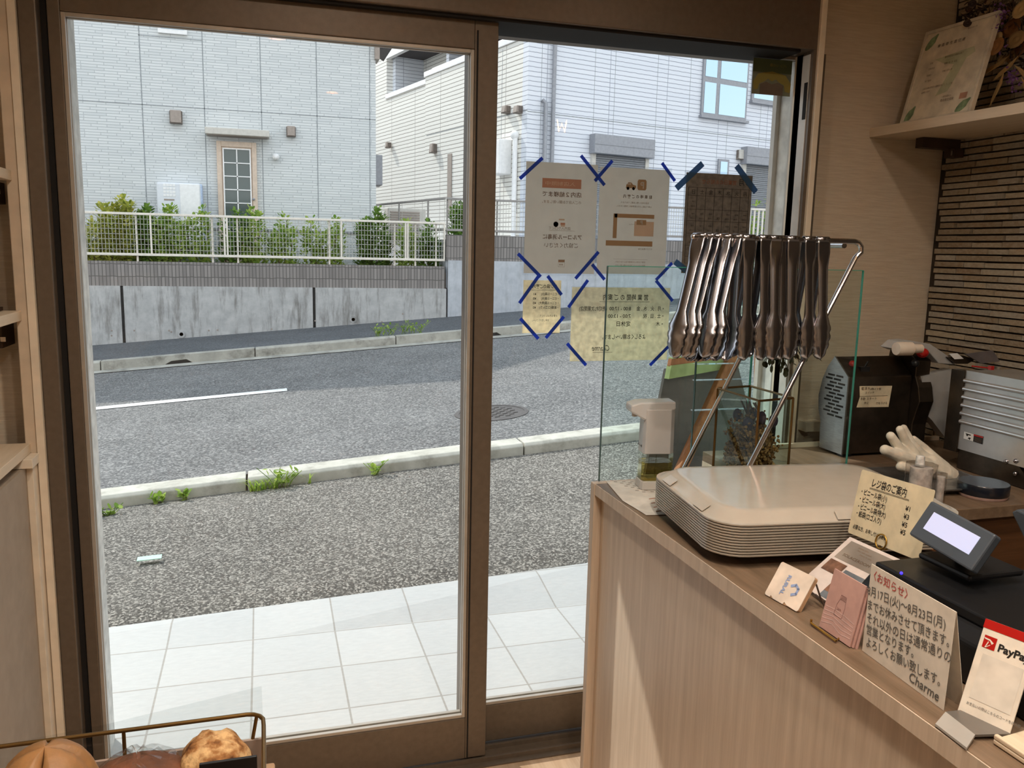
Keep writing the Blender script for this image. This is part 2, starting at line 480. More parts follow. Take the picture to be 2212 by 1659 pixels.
def kerb(x0, x1, y0, y1, z0, z1, mat, label, group, notch=None):
    """one kerb block following the slope; z0/z1 = heights of foot and top at x = 0"""
    g = .006; mb = MB(); x0 += g; x1 -= g
    def sec(x):
        s = SL*x
        return [(x, y0, z0+s-.1), (x, y0, z1+s-.02), (x, y0+.02, z1+s), (x, y1, z1+s), (x, y1, z0+s-.1)]
    if notch:
        a, b_ = notch; pts = []
        lo = z0+.03
        front = [(x0, z0+SL*x0-.1), (a-.02, z0+SL*a-.1), (a-.02, z0+SL*a+.01), (a+.05, lo+SL*a+.02), (b_-.05, lo+SL*b_+.02), (b_+.02, z0+SL*b_+.01), (b_+.02, z0+SL*b_-.1), (x1, z0+SL*x1-.1), (x1, z1+SL*x1), (x0, z1+SL*x0)]
        mb.prism([(x, y0, z) for x, z in front], (0, y1-y0, 0))
    else:
        A, B = sec(x0), sec(x1); n = 5
        mb.add(A+B, [(0, 1, 2, 3, 4), (9, 8, 7, 6, 5)]+[(i, (i+1) % n, n+(i+1) % n, n+i) for i in range(n)])
    return single('kerb_stone', mb, mat, label, 'kerb stone', group, bevel=.006)
near = onZ(533, 1045, -.06).x, onZ(1140, 975, .08).x
xs = [-4.2, -2.15, near[0], near[1], near[1]+2.1, near[1]+4.2]
for i, (a, b_) in enumerate(zip(xs, xs[1:])):
    kerb(a, b_, 5.47, 5.66, -.1, -.018, 'kerb_concrete', ['', 'pale kerb block with ferns at its left end, nearest on the near roadside', 'long pale kerb block beside the big grass tuft, near roadside', 'pale kerb block seen right of the door stile, near roadside', 'pale kerb block behind the counter glass, near roadside'][i] or 'pale kerb block hidden behind the door stile, near roadside', 'pale kerb blocks along the near side of the road')
fx = [onroad(q, 790).x for q in (232, 550)]
st = fx[1]-fx[0]
for i in range(-1, 6):
    a = fx[0]+st*i
    lab = {-1: 'grey kerb block furthest left on the far roadside', 0: 'grey far kerb block with a drain slot, below the weep hole', 1: 'dark grey far kerb block without slot, under the left fern', 2: 'grey far kerb block with a slot beside the door stile', 3: 'grey far kerb block seen left of the small bag notice', 4: 'grey far kerb block behind the opening-hours notice', 5: 'grey far kerb block right of the opening-hours notice'}[i]
    kerb(a, a+st, 11.62, 11.76, -.025, .10, 'grey_kerb_concrete', lab, 'grey kerb blocks along the far side of the road', (a+st*.42, a+st*.57) if i == 0 else ((a+st*.63, a+st*.80) if i == 2 else None))

# manhole cover
c = onroad(1062, 892)
mb = MB(); fr = Fr((c.x, c.y, zr(c.x)), (1, 0, SL), (0, 1, 0))
mb.lathe([(.31, -.02), (.31, .006), (.275, .006), (.275, .002), (0, .002)], n=32, fr=fr)
for i in range(-5, 6):
    for j in range(-5, 6):
        if (i*i+j*j) < 26 and (i+j) % 2 == 0: mb.bx(i*.045-.02, i*.045+.02, j*.045-.009, j*.045+.009, 0, .007, fr)
single('manhole_cover', mb, 'iron', 'round iron manhole cover with raised pattern in the road', 'manhole cover')
p = onZ(323, 1206, -.06)
mb = MB(); fr = Fr((p.x, p.y, p.z+.0), (1, .05, .03), (.3, 1, 0)); mb.bx(-.055, .055, -.028, .028, 0, .004, fr)
M('mint_tape', (186, 226, 206), .5, var=.05)
single('tape_scrap', mb, 'mint_tape', 'scrap of mint green tape lying on the asphalt apron', 'tape')

# ================================================================ FAR RETAINING WALLS
zb = lambda x: .06+SL*x
XW = 3.0
mb = MB()
edges = [XA, onY(262, 680, 14).x, onY(676, 680, 14).x, XW-.01]
for a, b_ in zip(edges, edges[1:]):
    a += .045; mb.prism([(a, 14.0, zb(a)-.4), (b_, 14.0, zb(b_)-.4), (b_, 14.0, .79), (a, 14.0, .79)], (0, .16, 0))
w = struct('retaining_wall', mb, 'retaining_concrete')
mb = MB(); mb.bx(XA, XW-.02, 14.045, 14.16, -1, .78); build('expansion_joint', mb, 'dark_joint', w)
for q in ((392, 722), (763, 690)):
    c = onY(*q, 13.995); mb = MB(); fr = Fr((c.x, 13.995, c.z), (1, 0, 0), (0, 0, 1))
    mb.lathe([(.06, -.01), (.058, .010), (.030, .012), (.026, 0)], n=20, fr=fr); build('weep_pipe', mb, 'retaining_concrete', w, smooth=40)
    mb = MB(); mb.lathe([(.026, .013), (0, .013)], n=16, fr=fr); o = build('weep_hole', mb, 'dark_joint', w)
mb = MB()
for q in ((241, 714), (241, 725), (290, 714), (365, 714), (370, 717), (451, 714), (470, 713), (587, 711), (681, 693), (870, 678), (825, 695)):
    c = onY(*q, 13.995); mb.lathe([(.014, 0), (.011, .004), (0, .002)], n=10, fr=Fr((c.x, 13.998, c.z), (1, 0, 0), (0, 0, 1)))
build('form_tie_hole', mb, 'taupe_metal', w)
mb = MB(); mb.bx(XA, XW-.03, 14.03, 14.15, .79, 1.165)
struct('block_wall', mb, 'split_block')
mb = MB(); mb.prism([(XW+.02, 14.0, zb(XW)-.4), (7.7, 14.0, zb(7.7)-.4), (7.7, 14.0, 1.27), (XW+.02, 14.0, 1.27)], (0, .2, 0)); mb.bx(7.5, 7.7, 14, 20, 0, 1.27)
struct('pale_retaining_wall', mb, 'pale_concrete')
mb = MB(); mb.bx(XW+.0, 7.7, 14.03, 14.15, 1.27, 1.70)
struct('right_block_wall', mb, 'split_block')
mb = MB(); mb.bx(XA, XW, 14.1, 30, .6, 1.06)
struct('garden_soil', mb, 'soil')
mb = MB(); mb.bx(XW, 7.6, 14.1, 30, .8, 1.62)
struct('right_garden_soil', mb, 'pale_concrete')
mb = MB(); mb.add([(7.7, 14.1, zb(7.7)+.04), (XB, 14.1, zb(XB)), (XB, 30, 2.2), (7.7, 30, 1.3)], [(0, 1, 2, 3)])
struct('driveway', mb, 'pale_concrete')

# mesh fences
def fence(label, P, Q, z0, z1, posts, mat, wmat, group=None, foot=.1, cell=(.075, .05), stiles=()):
    P, Q = Vector(P), Vector(Q); L = (Q-P).length; d = (Q-P)/L
    fr = Fr(P, d, (0, 0, 1))
    t = thing('mesh_fence', label, 'fence', (P.x, P.y, z0-foot), group)
    for nm, z, hh in (('top_rail', z1, .018), ('bottom_rail', z0, .02)):
        mb = MB(); mb.bx(0, L, z-hh, z+hh, -.02, .02, fr); build(nm, mb, mat, t, bevel=.006)
    for s in posts:
        mb = MB(); mb.bx(s-.014, s+.014, z0-foot, z1-.005, -.045, -.022, fr); build('post', mb, mat, t)
    for s in stiles:
        mb = MB(); mb.bx(s-.013, s+.013, z0, z1, -.014, .016, fr); build('panel_stile', mb, mat, t)
    mb = MB(); r = .0028
    n = int(L/cell[1])
    for i in range(n+1):
        a = i*L/n; mb.bx(a-r, a+r, z0, z1, -r, r, fr)
    n = int((z1-z0)/cell[0])
    for i in range(1, n): 
        z = z0+(z1-z0)*i/n; mb.bx(0, L, z-r, z+r, -r, r, fr)
    build('wire_mesh', mb, wmat, t)
    return t
x0 = -7.0
PX = lambda q: onY(q, 480, 14.1).x-x0
fence('cream mesh fence on the split block wall before the grey house', (x0, 14.1, 0), (2.98, 14.1, 0), 1.27, 1.885, [PX(q) for q in (293, 457, 512, 711, 853, 898, 943)]+[.6, 2, 3.4], 'fence_cream', 'fence_wire', 'fences along the far gardens', .11, stiles=[PX(q) for q in (325, 484, 490, 737, 876, 881, 960)]+[.02, 2.6])
fence('grey mesh fence on the wall before the white house', (3.0, 14.1, 0), (7.65, 14.1, 0), 1.78, 2.30, [.02, .9, 1.8, 2.7, 3.6, 4.5], 'fence_grey', 'fence_wire', 'fences along the far gardens', .09)
d = HW*5.5
fence('brown topped side fence running back beside the white house', (2.98, 14.14, 0), (2.98+d.x, 14.14+d.y, 0), 1.78, 2.30, [.6, 1.9, 3.2, 4.5], 'fence_grey', 'fence_wire', 'fences along the far gardens', .12, cell=(.26, .9))
# picket fence far right
t = thing('picket_fence', 'pale picket fence before the right shuttered window', 'fence', (9.6, 14.9, .8))
a = onY(1612, 505, 14.9); b_ = onY(1700, 455, 14.9)
mb = MB(); mb.bx(8.9, 12.2, 14.88, 14.92, b_.z-.02, b_.z+.02); build('top_rail', mb, 'fence_cream', t)
mb = MB(); mb.bx(8.9, 12.2, 14.88, 14.92, .98, 1.02); build('bottom_rail', mb, 'fence_cream', t)
mb = MB()
for i in range(34): mb.bx(8.95+i*.095, 8.985+i*.095, 14.89, 14.91, .75, b_.z)
build('pickets', mb, 'fence_cream', t)

# ================================================================ HOUSE ON THE LEFT
YH = 15.4
FL = Fr((0, YH, 0), (1, 0, 0), (0, 0, 1))
ha = onY(812, 330, YH).x
t = thing('grey_house', 'grey stone-clad gable house behind the cream mesh fence', 'house', (-3.5, YH, 1.06))
mb = MB(); mb.prism([(-9.2, YH, 1.0), (ha, YH, 1.0), (ha, YH, 5.3), (-2.5, YH, 7.95), (-9.2, YH, 5.2)], (0, 2, 0)); mb.bx(-9.2, -2, YH+2, YH+9, 1.0, 5.2); build('wall', mb, 'stone_siding', t)
# front gable roof: silhouettes set the shadow that falls on the road
mb = MB()
ap = (-2.5, 8.22); le = (-9.6, 5.3); re = (ha+.42, 5.34)
mb.prism([(le[0], YH-.35, le[1]), (ap[0], YH-.35, ap[1]), (re[0], YH-.35, re[1]), (re[0], YH-.35, re[1]-.22), (ap[0], YH-.35, ap[1]-.22), (le[0], YH-.35, le[1]-.22)], (0, 2.4, 0))
build('roof', mb, 'roof_slate', t)
mb = MB()
for q in (168, 312, 445, 567, 686, 799):
    x = onY(q, 330, YH).x; mb.bx(x-.007, x+.007, 1.1, 5.9, 0, .003, FL)
mb.bx(-9, ha, 3.685, 3.70, 0, .003, FL); mb.bx(-1.85, -.88, 4.77, 4.782, 0, .003, FL)
build('joint_sealant', mb, 'sealant', t)
mb = MB(); mb.bx(-9, ha+.02, 1.69, 1.73, 0, .03, FL); build('drip_edge', mb, 'grey_metal', t)
# garden door with muntins
dl, dr, dt, db = -.70, -.055, 3.175, 1.15
d = build('garden_door', MB().bx(dl, dr, db, dt, 0, .04, FL), 'beige_door', t, bevel=.01)
mb = MB(); w_ = .075
mb.bx(dl, dl+w_, db, dt, .04, .07, FL); mb.bx(dr-w_, dr, db, dt, .04, .07, FL); mb.bx(dl+w_, dr-w_, dt-.09, dt, .04, .068, FL)
build('door_frame', mb, 'beige_door', d, bevel=.006)
gx0, gx1 = dl+.115, dr-.115
build('pane', MB().bx(gx0, gx1, db+.3, dt-.13, .04, .046, FL), 'house_pane', d)
mb = MB(); xm = (gx0+gx1)/2
mb.bx(xm-.009, xm+.009, db+.3, dt-.12, .046, .06, FL)
for i in range(1, 9): mb.bx(gx0, gx1, dt-.13-i*.222-.008, dt-.13-i*.222+.008, .046, .06, FL)
for a, b2 in ((gx0-.02, gx0), (gx1, gx1+.02)): mb.bx(a, b2, db+.3, dt-.11, .046, .064, FL)
mb.bx(gx0, gx1, dt-.13, dt-.11, .046, .064, FL); build('muntin', mb, 'white_trim', d)
c = onY(548, 431, YH); mb = MB(); mb.ball((c.x, YH-.09, c.z), .022); build('door_knob', mb, 'grey_metal', d, smooth=60)
a = onY(442, 272, YH-.3); b_ = onY(582, 292, YH-.3); b_.z = onY(442, 288, YH-.3).z
mb = MB(); mb.bx(a.x+.0, b_.x, b_.z, a.z-.01, 0, .3, FL); aw = build('awning', mb, 'awning_beige', t, bevel=.01)
mb = MB(); mb.bx(a.x+.03, b_.x-.03, b_.z-.008, b_.z, .01, .28, FL); build('awning_underside', mb, 'taupe_metal', aw)
def hood(parent, fr, a, z, w, h, dep, mat='taupe_metal'):
    mb = MB(); mb.prism([fr(a-w/2, z-h/2, 0), fr(a-w/2, z+h/2, 0), fr(a-w/2, z+h/2, dep*.85), fr(a-w/2, z-h/2, dep)], fr.u*w)
    o = build('vent_hood', mb, mat, parent, bevel=.006)
    mb = MB()
    mb.bx(a-w/2-.012, a-w/2+.006, z-h/2+.02, z+h/2-.01, 0, dep*.6, fr); mb.bx(a+w/2-.006, a+w/2+.012, z-h/2+.02, z+h/2-.01, 0, dep*.6, fr); mb.bx(a-w/2-.012, a+w/2+.012, z-h/2-.012, z-h/2+.01, 0, dep*.9, fr)
    build('vent_slot', mb, 'taupe_dark', o)
hood(t, FL, -1.32, 3.525, .17, .20, .11); hood(t, FL, .525, 3.405, .13, .16, .1)
c = onY(596, 339, YH-.06); mb = MB(); mb.ball((c.x, YH-.07, c.z), .058, 16, 12); mb.lathe([(.035, 0), (.035, .03), (.02, .035)], fr=Fr((c.x, YH, c.z), (1, 0, 0), (0, 0, 1)), n=16)
build('globe_lamp', mb, 'milk_globe', t, smooth=60)
a = onY(340, 40, YH); b_ = onY(405, 80, YH)
wn = build('window_frame', MB().bx(a.x, b_.x, 4.83, 5.6, 0, .05, FL), 'white_trim', t, bevel=.006)
build('pane', MB().bx(a.x+.05, b_.x-.05, 4.90, 5.55, .05, .055, FL), 'sky_tint_pane', wn)
# gutter pipe bit and side box at the right corner
mb = MB(); mb.bx(ha-.02, ha+.06, 4.7, 5.7, -.3, .1, FL); build('corner_bracket', mb, 'taupe_metal', t)
c = onY(818, 337, 16.2); d2 = onY(826, 402, 16.2)
mb = MB(); mb.bx(ha, ha+.2, d2.z, c.z, 16.0, 16.5, Fr((0, 0, 0), (1, 0, 0), (0, 0, 1), (0, 1, 0))); build('meter_box', mb, 'grey_metal', t, bevel=.01)
# water heater
a = onY(337, 391, YH-.3); b_ = onY(433, 396, YH-.3)
t = thing('water_heater', 'white outdoor water heater standing against the grey house', 'water heater', (a.x+.3, YH-.2, 1.06))
mb = MB(); mb.bx(a.x, b_.x, 1.4, a.z-.01, .02, .3, FL); build('casing', mb, 'heater_white', t, bevel=.03)
mb = MB(); mb.bx(a.x+.36, b_.x-.02, 1.42, a.z-.03, .3, .312, FL); build('front_panel', mb, 'white_trim', t, bevel=.012)
mb = MB()
for i in range(4):
    for j in range(4): mb.bx(a.x+.105+i*.048, a.x+.145+i*.048, a.z-.075-j*.055, a.z-.035-j*.055, .3, .306, FL)
build('air_grille', mb, 'white_trim', t)
mb = MB(); mb.bx(a.x+.11, a.x+.27, a.z-.305, a.z-.28, .3, .304, FL); build('slot', mb, 'taupe_metal', t)
mb = MB(); mb.bx(b_.x-.02, b_.x+.02, 1.4, a.z-.02, .04, .28, FL); build('side_panel', mb, M('pale_blue_plastic', (186, 204, 232), .5), t, bevel=.015)
mb = MB(); mb.bx(a.x+.05, b_.x-.06, 1.06, 1.4, .05, .26, FL); build('plinth', mb, 'grey_metal', t)

# ================================================================ WHITE HOUSE ON THE RIGHT
FF = Fr(HC, HU, (0, 0, 1)); FS = Fr(HC, -HW, (0, 0, 1))     # front face; left side face (distance back is negative)
t = thing('white_house', 'white sided house with shutters behind the grey mesh fence', 'house', (HC.x+2, HC.y+1, 1.5))
def fbox(mb, s0, s1, z0, z1, t0, t1):       # s along front, t going back
    return mb.bx(s0, s1, z0, z1, -t1, -t0, FF)
mb = MB(); fbox(mb, 0, 13, 1.3, 5.45, 0, .2); fbox(mb, .5, 13, 5.45, 9.5, 0, .2); build('front_wall', mb, 'white_siding_front_shaded', t)
mb = MB(); fbox(mb, 0, .2, 1.3, 5.45, .2, 4.68); fbox(mb, .03, .2, 1.3, 5.3, 4.68, 7.18); fbox(mb, .03, .2, 1.3, 9.5, 7.18, 11); build('side_wall', mb, 'white_siding_side_sunlit', t)
mb = MB(); fbox(mb, -.03, .24, 5.45, 5.57, -.03, 4.72); fbox(mb, .0, .24, 5.3, 5.42, 4.66, 7.22); fbox(mb, -.03, .52, 5.45, 5.57, -.03, .24); build('coping', mb, 'white_trim', t, bevel=.01)
mb = MB(); fbox(mb, 1.0, 1.2, 4.4, 9.5, .2, 7.2); build('upper_wall', mb, 'white_siding_side_sunlit', t)
mb = MB(); fbox(mb, .2, 1.1, 4.4, 9.5, 7.0, 7.2); fbox(mb, .45, 1.1, 5.3, 7.2, 4.35, 4.5); build('balcony_partition', mb, 'white_siding_front_shaded', t)
mb = MB(); fbox(mb, .02, 1.1, 6.36, 6.5, .0, 7.2); build('balcony_soffit', mb, 'dark_soffit', t)
mb = MB(); fbox(mb, .0, .12, 6.3, 7.0, 4.5, 7.2); build('balcony_beam', mb, 'white_trim', t)
mb = MB(); fbox(mb, .2, 1.0, 4.4, 4.5, .2, 7.0); build('balcony_floor', mb, 'grey_metal', t)
for a, b2 in ((.5, 2.3), (2.5, 4.2)):
    wn = build('balcony_window', MB().bx(-b2, -a, 4.6, 6.3, -.98, -.94, FS), 'grey_metal', t)
    build('pane', MB().bx(-b2+.06, -(a+b2)/2-.03, 4.7, 6.24, -.94, -.935, FS), 'dark_pane', wn); build('pane', MB().bx(-(a+b2)/2+.03, -a-.06, 4.7, 6.24, -.94, -.935, FS), 'dark_pane', wn)
mb = MB(); mb.tube([FS(-.2, 5.62, -.1), FS(-4.5, 5.62, -.1)], .02)
for i in range(6): mb.tube([FS(-.3-i*.8, 5.5, -.1), FS(-.3-i*.8, 5.63, -.1)], .012)
build('balcony_rail', mb, 'white_trim', t)
mb = MB(); fbox(mb, .0, 13, 9.5, 9.7, -.3, 11); build('roof', mb, 'roof_slate', t)
mb = MB()
for s in (.3, 1.55, 2.05, 3.15, 4.05, 5.2, 6.2): mb.bx(s-.004, s+.004, 1.4, 9.4 if s > .5 else 5.4, 0, .002, FF)
mb.bx(0, 13, 4.085, 4.10, 0, .003, FF); mb.bx(-4.6, 0, 4.105, 4.12, 0, .003, FS)
for s in (1.0, 2.6): mb.bx(-s-.004, -s+.004, 1.4, 5.4, 0, .003, FS)
build('joint_sealant', mb, 'sealant', t)
def fp(px, py, off=0):
    q = on(px, py, FF(0, 0, off), FF.n); return (q-HC).dot(HU), q.z
for q0, q1 in (((1283, 288), (1412, 322)), ((1612, 316), (1790, 345))):
    s0, z1 = fp(*q0, .15); s1, _ = fp(*q1, .15); z0 = z1-.38
    sb = build('shutter_box', MB().bx(s0, s1, z0, z1, 0, .2, FF), 'grey_metal', t, bevel=.012)
    mb = MB(); mb.bx(s0+.0, s1, z0+.17, z0+.18, .2, .205, FF); build('seam', mb, 'shutter_grey', sb)
    mb = MB()
    for i in range(52): mb.bx(s0+.13, s1-.12, z0-.04-i*.042, z0-.006-i*.042, 0, .045+.01*(i % 2), FF)
    sh = build('roller_shutter', mb, 'shutter_grey', t)
    mb = MB(); mb.bx(s0+.04, s0+.13, z0-2.2, z0, 0, .07, FF); mb.bx(s1-.13, s1-.04, z0-2.2, z0, 0, .07, FF); build('shutter_rail', mb, 'awning_beige', sh)
def win(q0, q1, split=None, row=None):
    s0, z1 = fp(*q0); s1, z0 = fp(*q1)
    wn = build('window_frame', MB().bx(s0, s1, z0, z1, 0, .05, FF), 'grey_metal', t, bevel=.006)
    cs = [s0, s0+(s1-s0)*split, s1] if split else [s0, s1]
    rs = [z0, row, z1] if row else [z0, z1]
    for a, b2 in zip(cs, cs[1:]):
        for e, f2 in zip(rs, rs[1:]): build('pane', MB().bx(a+.055, b2-.055, e+.06, f2-.055, .05, .056, FF), 'sky_tint_pane', wn)
    mb = MB(); mb.bx(s0-.03, s1+.05, z0-.05, z0, 0, .1, FF); build('window_sill', mb, 'grey_metal', wn)
win((1523, 40), (1608, 262), .33, fp(1525, 172)[1]); win((1632, 40), (1740, 236), .5); win((1550, 343), (1570, 385))
s, z = fp(1597, 334); hood(t, FF, s, z, .16, .2, .1, 'awning_beige')
for px, py in ((1091, 236), (1117, 236), (934, 320), (837, 313)):
    q = on(px, py, FS(0, 0, .08), FS.n); hood(t, FS, (q-HC).dot(-HW), q.z, .14 if px > 840 else .1, .2 if px == 934 else .13, .14, 'taupe_metal')
for px, zt_, nm in ((1178, 4.27, 'downpipe'), (1194, 9.4, 'downpipe')):
    s, _ = fp(px, 280, .07); mb = MB(); mb.tube([FF(s, 1.5, .07), FF(s, zt_, .07)]+([FF(s-.06, zt_+.06, .03)] if zt_ < 5 else []), .04, 10); build(nm, mb, 'grey_metal', t, smooth=60)
mb = MB(); mb.tube([FS(-.33, 1.5, .06), FS(-.33, 3.6, .06), FS(-.36, 3.72, .03)], .05, 10); mb.ball(FS(-.35, 3.68, .06), .09); build('drain_pipe', mb, 'white_trim', t, smooth=60)
bx_ = build('meter_box', MB().bx(-1.05, -.55, 2.95, 3.62, 0, .28, FS), 'white_trim', t, bevel=.02)
build('meter_window', MB().bx(-1.0, -.85, 3.3, 3.52, .28, .285, FS), 'taupe_metal', bx_)
mb = MB(); mb.bx(-3.42, -3.22, 2.2, 3.58, -.01, .02, FS); build('slit_window', mb, 'taupe_metal', t)
# outdoor air-conditioner units behind the side fence
a = Vector((3.75, 17.6, 1.62))
t = thing('air_conditioner', 'cream louvred air conditioner unit behind the far shrubs', 'air conditioner', a)
fr = Fr(a, (.97, .24, 0), (0, 0, 1)); fr = Fr(onY(838, 448, 17.2), (1, .1, 0), (0, 0, 1))
mb = MB(); mb.bx(0, .80, -.75, .0, -.3, 0, fr); build('casing', mb, 'awning_beige', t, bevel=.02)
mb = MB()
for i in range(12): mb.bx(.05, .66, -.10-i*.05, -.075-i*.05, 0, .02, fr)
build('louvre', mb, 'taupe_metal', t)

# ================================================================ SHRUBS, WEEDS
def leaf(mb, c, d, up, L, wd):
    d = Vector(d).normalized(); s = d.cross(Vector(up)).normalized() if abs(d.dot(Vector(up))) < .98 else Vector((1, 0, 0)); n = s.cross(d)
    c = Vector(c)
    mb.add([c, c+d*L*.35+s*wd*.45+n*L*.05, c+d*L*.75+s*wd*.42, c+d*L, c+d*L*.75-s*wd*.42, c+d*L*.35-s*wd*.45+n*L*.05], [(0, 1, 2, 3), (0, 3, 4, 5)])
def rv(): 
    while True:
        v = Vector((random.uniform(-1, 1), random.uniform(-1, 1), random.uniform(-1, 1)))
        if .05 < v.length < 1: return v
def shrub(px, top, wpx, n, mat, label, Y=14.5, z0=1.06, rx=None):
    c = onY(px, top, Y); wd = wpx*Y/1800*.5
    t = thing('garden_shrub', label, 'shrub', (c.x, Y, z0), 'shrubs behind the cream mesh fence')
    mb = MB(); stems = MB(); hgt = c.z-z0
    ns = max(2, int(wpx/14))
    for i in range(ns):
        x = c.x+((i+.5-ns/2)/ns*2*wd*.8+random.uniform(-.3, .3)*wd/ns); hh = hgt*random.uniform(.55, 1.0) if ns > 1 else hgt
        if i == ns//2: hh = hgt
        yj = Y+random.uniform(-.1, .1)
        pts = [(x*.85+c.x*.15, yj, z0-.02), (x, yj+.02, z0+hh*.5), (x+random.uniform(-.05, .05), yj, z0+hh*.92)]
        stems.tube(pts, [.012, .009, .004], 5)
        for k in range(int(1.9*n/ns)):
            f = random.random(); q = rv()
            z = z0+.02+hh*f*.97
            rad = wd/ns*(1.5+.5*math.sin(i*7+f*9))*(1.05-.3*f)+.035
            p = Vector((x+q.x*rad, yj+q.y*rad, z+q.z*.04))
            leaf(mb, p, q+Vector((0, 0, .5)), (0, 0, 1), random.uniform(.05, .08), random.uniform(.042, .065))
    build('stem', stems, 'bark', t)
    build('foliage', mb, mat, t, recalc=False)
for a in [(192, 478, 66, 560, 'leaf_yellow', 'yellowish shrub at the left end of the mesh fence'),
          (256, 426, 88, 1500, 'leaf_yellow', 'tallest yellow-green shrub behind the left of the mesh fence'),
          (312, 448, 62, 800, 'leaf_dark', 'dark green shrub just right of the tallest yellow one'),
          (358, 443, 74, 760, 'leaf_green', 'light green shrub before the white water heater'),
          (425, 447, 58, 380, 'leaf_green', 'thin shrub between water heater and garden door'),
          (503, 455, 58, 420, 'leaf_dark', 'sparse dark shrub before the garden door'),
          (540, 449, 50, 400, 'leaf_green', 'shrub at the right post of the garden door'),
          (606, 462, 66, 420, 'leaf_green', 'sparse shrub just right of the garden door'),
          (672, 468, 44, 220, 'leaf_green', 'thin sprig shrub midway along the grey house wall'),
          (716, 472, 62, 360, 'leaf_green', 'low leafy shrub left of the dense corner shrub'),
          (808, 450, 84, 1000, 'leaf_dark', 'dense dark green shrub at the house corner'),
          (878, 478, 46, 320, 'leaf_green', 'shrub before the louvred air conditioner'),
          (926, 478, 46, 380, 'leaf_dark', 'last shrub at the right end of the cream fence')]:
    shrub(*a)
shrub(992, 440, 36, 420, 'leaf_dark', 'dark bush beside the corner post of the grey fence', 15.0, 1.62)
shrub(1655, 425, 120, 500, 'leaf_green', 'bush below the right shutters of the white house', 15.2, 1.2)
def tuft(base, n, L, mat, label, broad=False, spread=.06):
    mb = MB(); base = Vector(base)
    for i in range(n):
        a = random.uniform(0, 2*PI); l = L*random.uniform(.6, 1.15); b0 = base+Vector((random.uniform(-spread, spread), random.uniform(-spread*.3, spread*.3), 0))
        d = Vector((math.cos(a), -abs(math.sin(a))*.6-.1, 0)); s = Vector((-d.y, d.x, 0)).normalized()*(.007 if not broad else .012)
        if broad:
            for k in range(3):
                q = b0+Vector((0, 0, l*(.3+.3*k)))+d*l*.3*k; mb_d = rv()+Vector((0, -.3, .4)); leaf(mb, q, mb_d, (0, 0, 1), .045, .03)
            mb.tube([b0, b0+d*l*.3+Vector((0, 0, l*.5)), b0+d*l*.8+Vector((0, 0, l))], .002, 4)
        else:
            rows = []
            for k in range(5):
                f = k/4; q = b0+d*l*.75*f**1.4+Vector((0, 0, l*(f*1.1-.55*f*f))); rows.append([q-s*(1-f*.92), q+s*(1-f*.92)])
            mb.grid(rows)
    single('weed', mb, 'grass_leaf', label, 'weed', 'weeds along the kerbs', recalc=False)
gk = lambda q, py=0: (onY(q, 1000, 5.45).x, 5.44, ZK(onY(q, 1000, 5.45).x)-.005)
tuft(gk(570), 46, .17, 0, 'big bright grass tuft at the joint of the near kerb', spread=.09)
tuft(gk(610), 12, .14, 0, 'leafy weed just right of the big grass tuft', True, .05)
tuft(gk(668), 4, .2, 0, 'single tall grass blade at the near kerb', spread=.01)
tuft(gk(812), 6, .1, 0, 'small sprout at the near kerb close to the door stile', True, .015)
tuft(gk(400), 7, .07, 0, 'small sprout at the near kerb left of the tuft', True, .02)
tuft(gk(340), 7, .05, 0, 'tiny creeping weed at the near kerb on the left', True, .05)
tuft((onY(215, 1085, 5.3).x, 5.3, ZK(-1.1)-.02), 26, .11, 0, 'leafy fern weed beside the left door stile', True, .07)
for q, l in ((825, 'fern growing on the far sidewalk edge, left of two'), (888, 'fern growing on the far sidewalk edge, right of two')):
    c = onY(q, 722, 11.9); tuft((c.x, 11.85, zr(c.x)+.11), 22, .17, 0, l, True, .16)
c = onY(1420, 665, 11.9); tuft((c.x, 11.85, zr(c.x)+.11), 16, .25, 0, 'thin grass on the far kerb right of the opening-hours notice', False, .1)

# ================================================================ SHOP SHELL
wood('floor_planks', (172, 142, 112), (204, 176, 148), axis=1, scale=4, rough=.45)
t = NT('wallpaper'); v = t.pos((1, 1, 14))
t.color(t.ramp(t.noise(v, 14, 4), [(.3, (196, 180, 160)), (.7, (210, 196, 176))])); t.bump(t.noise(v, 24, 4), .25, .004); t.set(.85, 0, .15)
M('ceiling_paint', (214, 206, 194), .9)
M('casing_wood', (206, 188, 166), .6, var=.05)
M('casing_edge', (226, 212, 192), .55, var=.04)
t = NT('bronze_frame'); t.color(t.ramp(t.noise(t.pos((1, 1, 1)), 60), [(.3, (101, 89, 77)), (.7, (109, 96, 83))])); t.set(.42, .25, .4)
M('bead_grey', (176, 168, 158), .4, .3, var=.04)
M('gasket', (24, 20, 18), .8)
M('light_frame', (206, 202, 196), .4, .1, var=.04)
glass('door_glass', (250, 252, 251), .7, 1.35)
struct('floor', MB().bx(-.9, 2.3, -3, 2.12, -.2, 0), 'floor_planks')
struct('ceiling', MB().bx(-.95, 2.35, -3.1, 2.46, 2.55, 2.7), 'ceiling_paint')
struct('wall_back', MB().bx(-.95, 2.35, -3.1, -3, -.2, 2.55), 'wallpaper')
struct('wall_left', MB().bx(-.95, -.85, -3, 2.46, -.2, 2.55), 'wallpaper')
mb = MB(); mb.bx(1.552, 2.3, 2.2, 2.26, -.2, 2.55); mb.bx(1.513, 1.55, 2.19, 2.2, 2.03, 2.55); mb.bx(-.85, -.5, 2.2, 2.45, -.2, 2.55); mb.bx(-.5, 1.535, 2.2, 2.45, 2.33, 2.55)
struct('wall_front', mb, 'wallpaper')
M('facade_white', (226, 226, 222), .8)
mb = MB(); mb.bx(1.534, 5, 2.262, 2.352, -.3, 2.62); mb.bx(-5, -.47, 2.46, 2.6, -.3, 2.62)
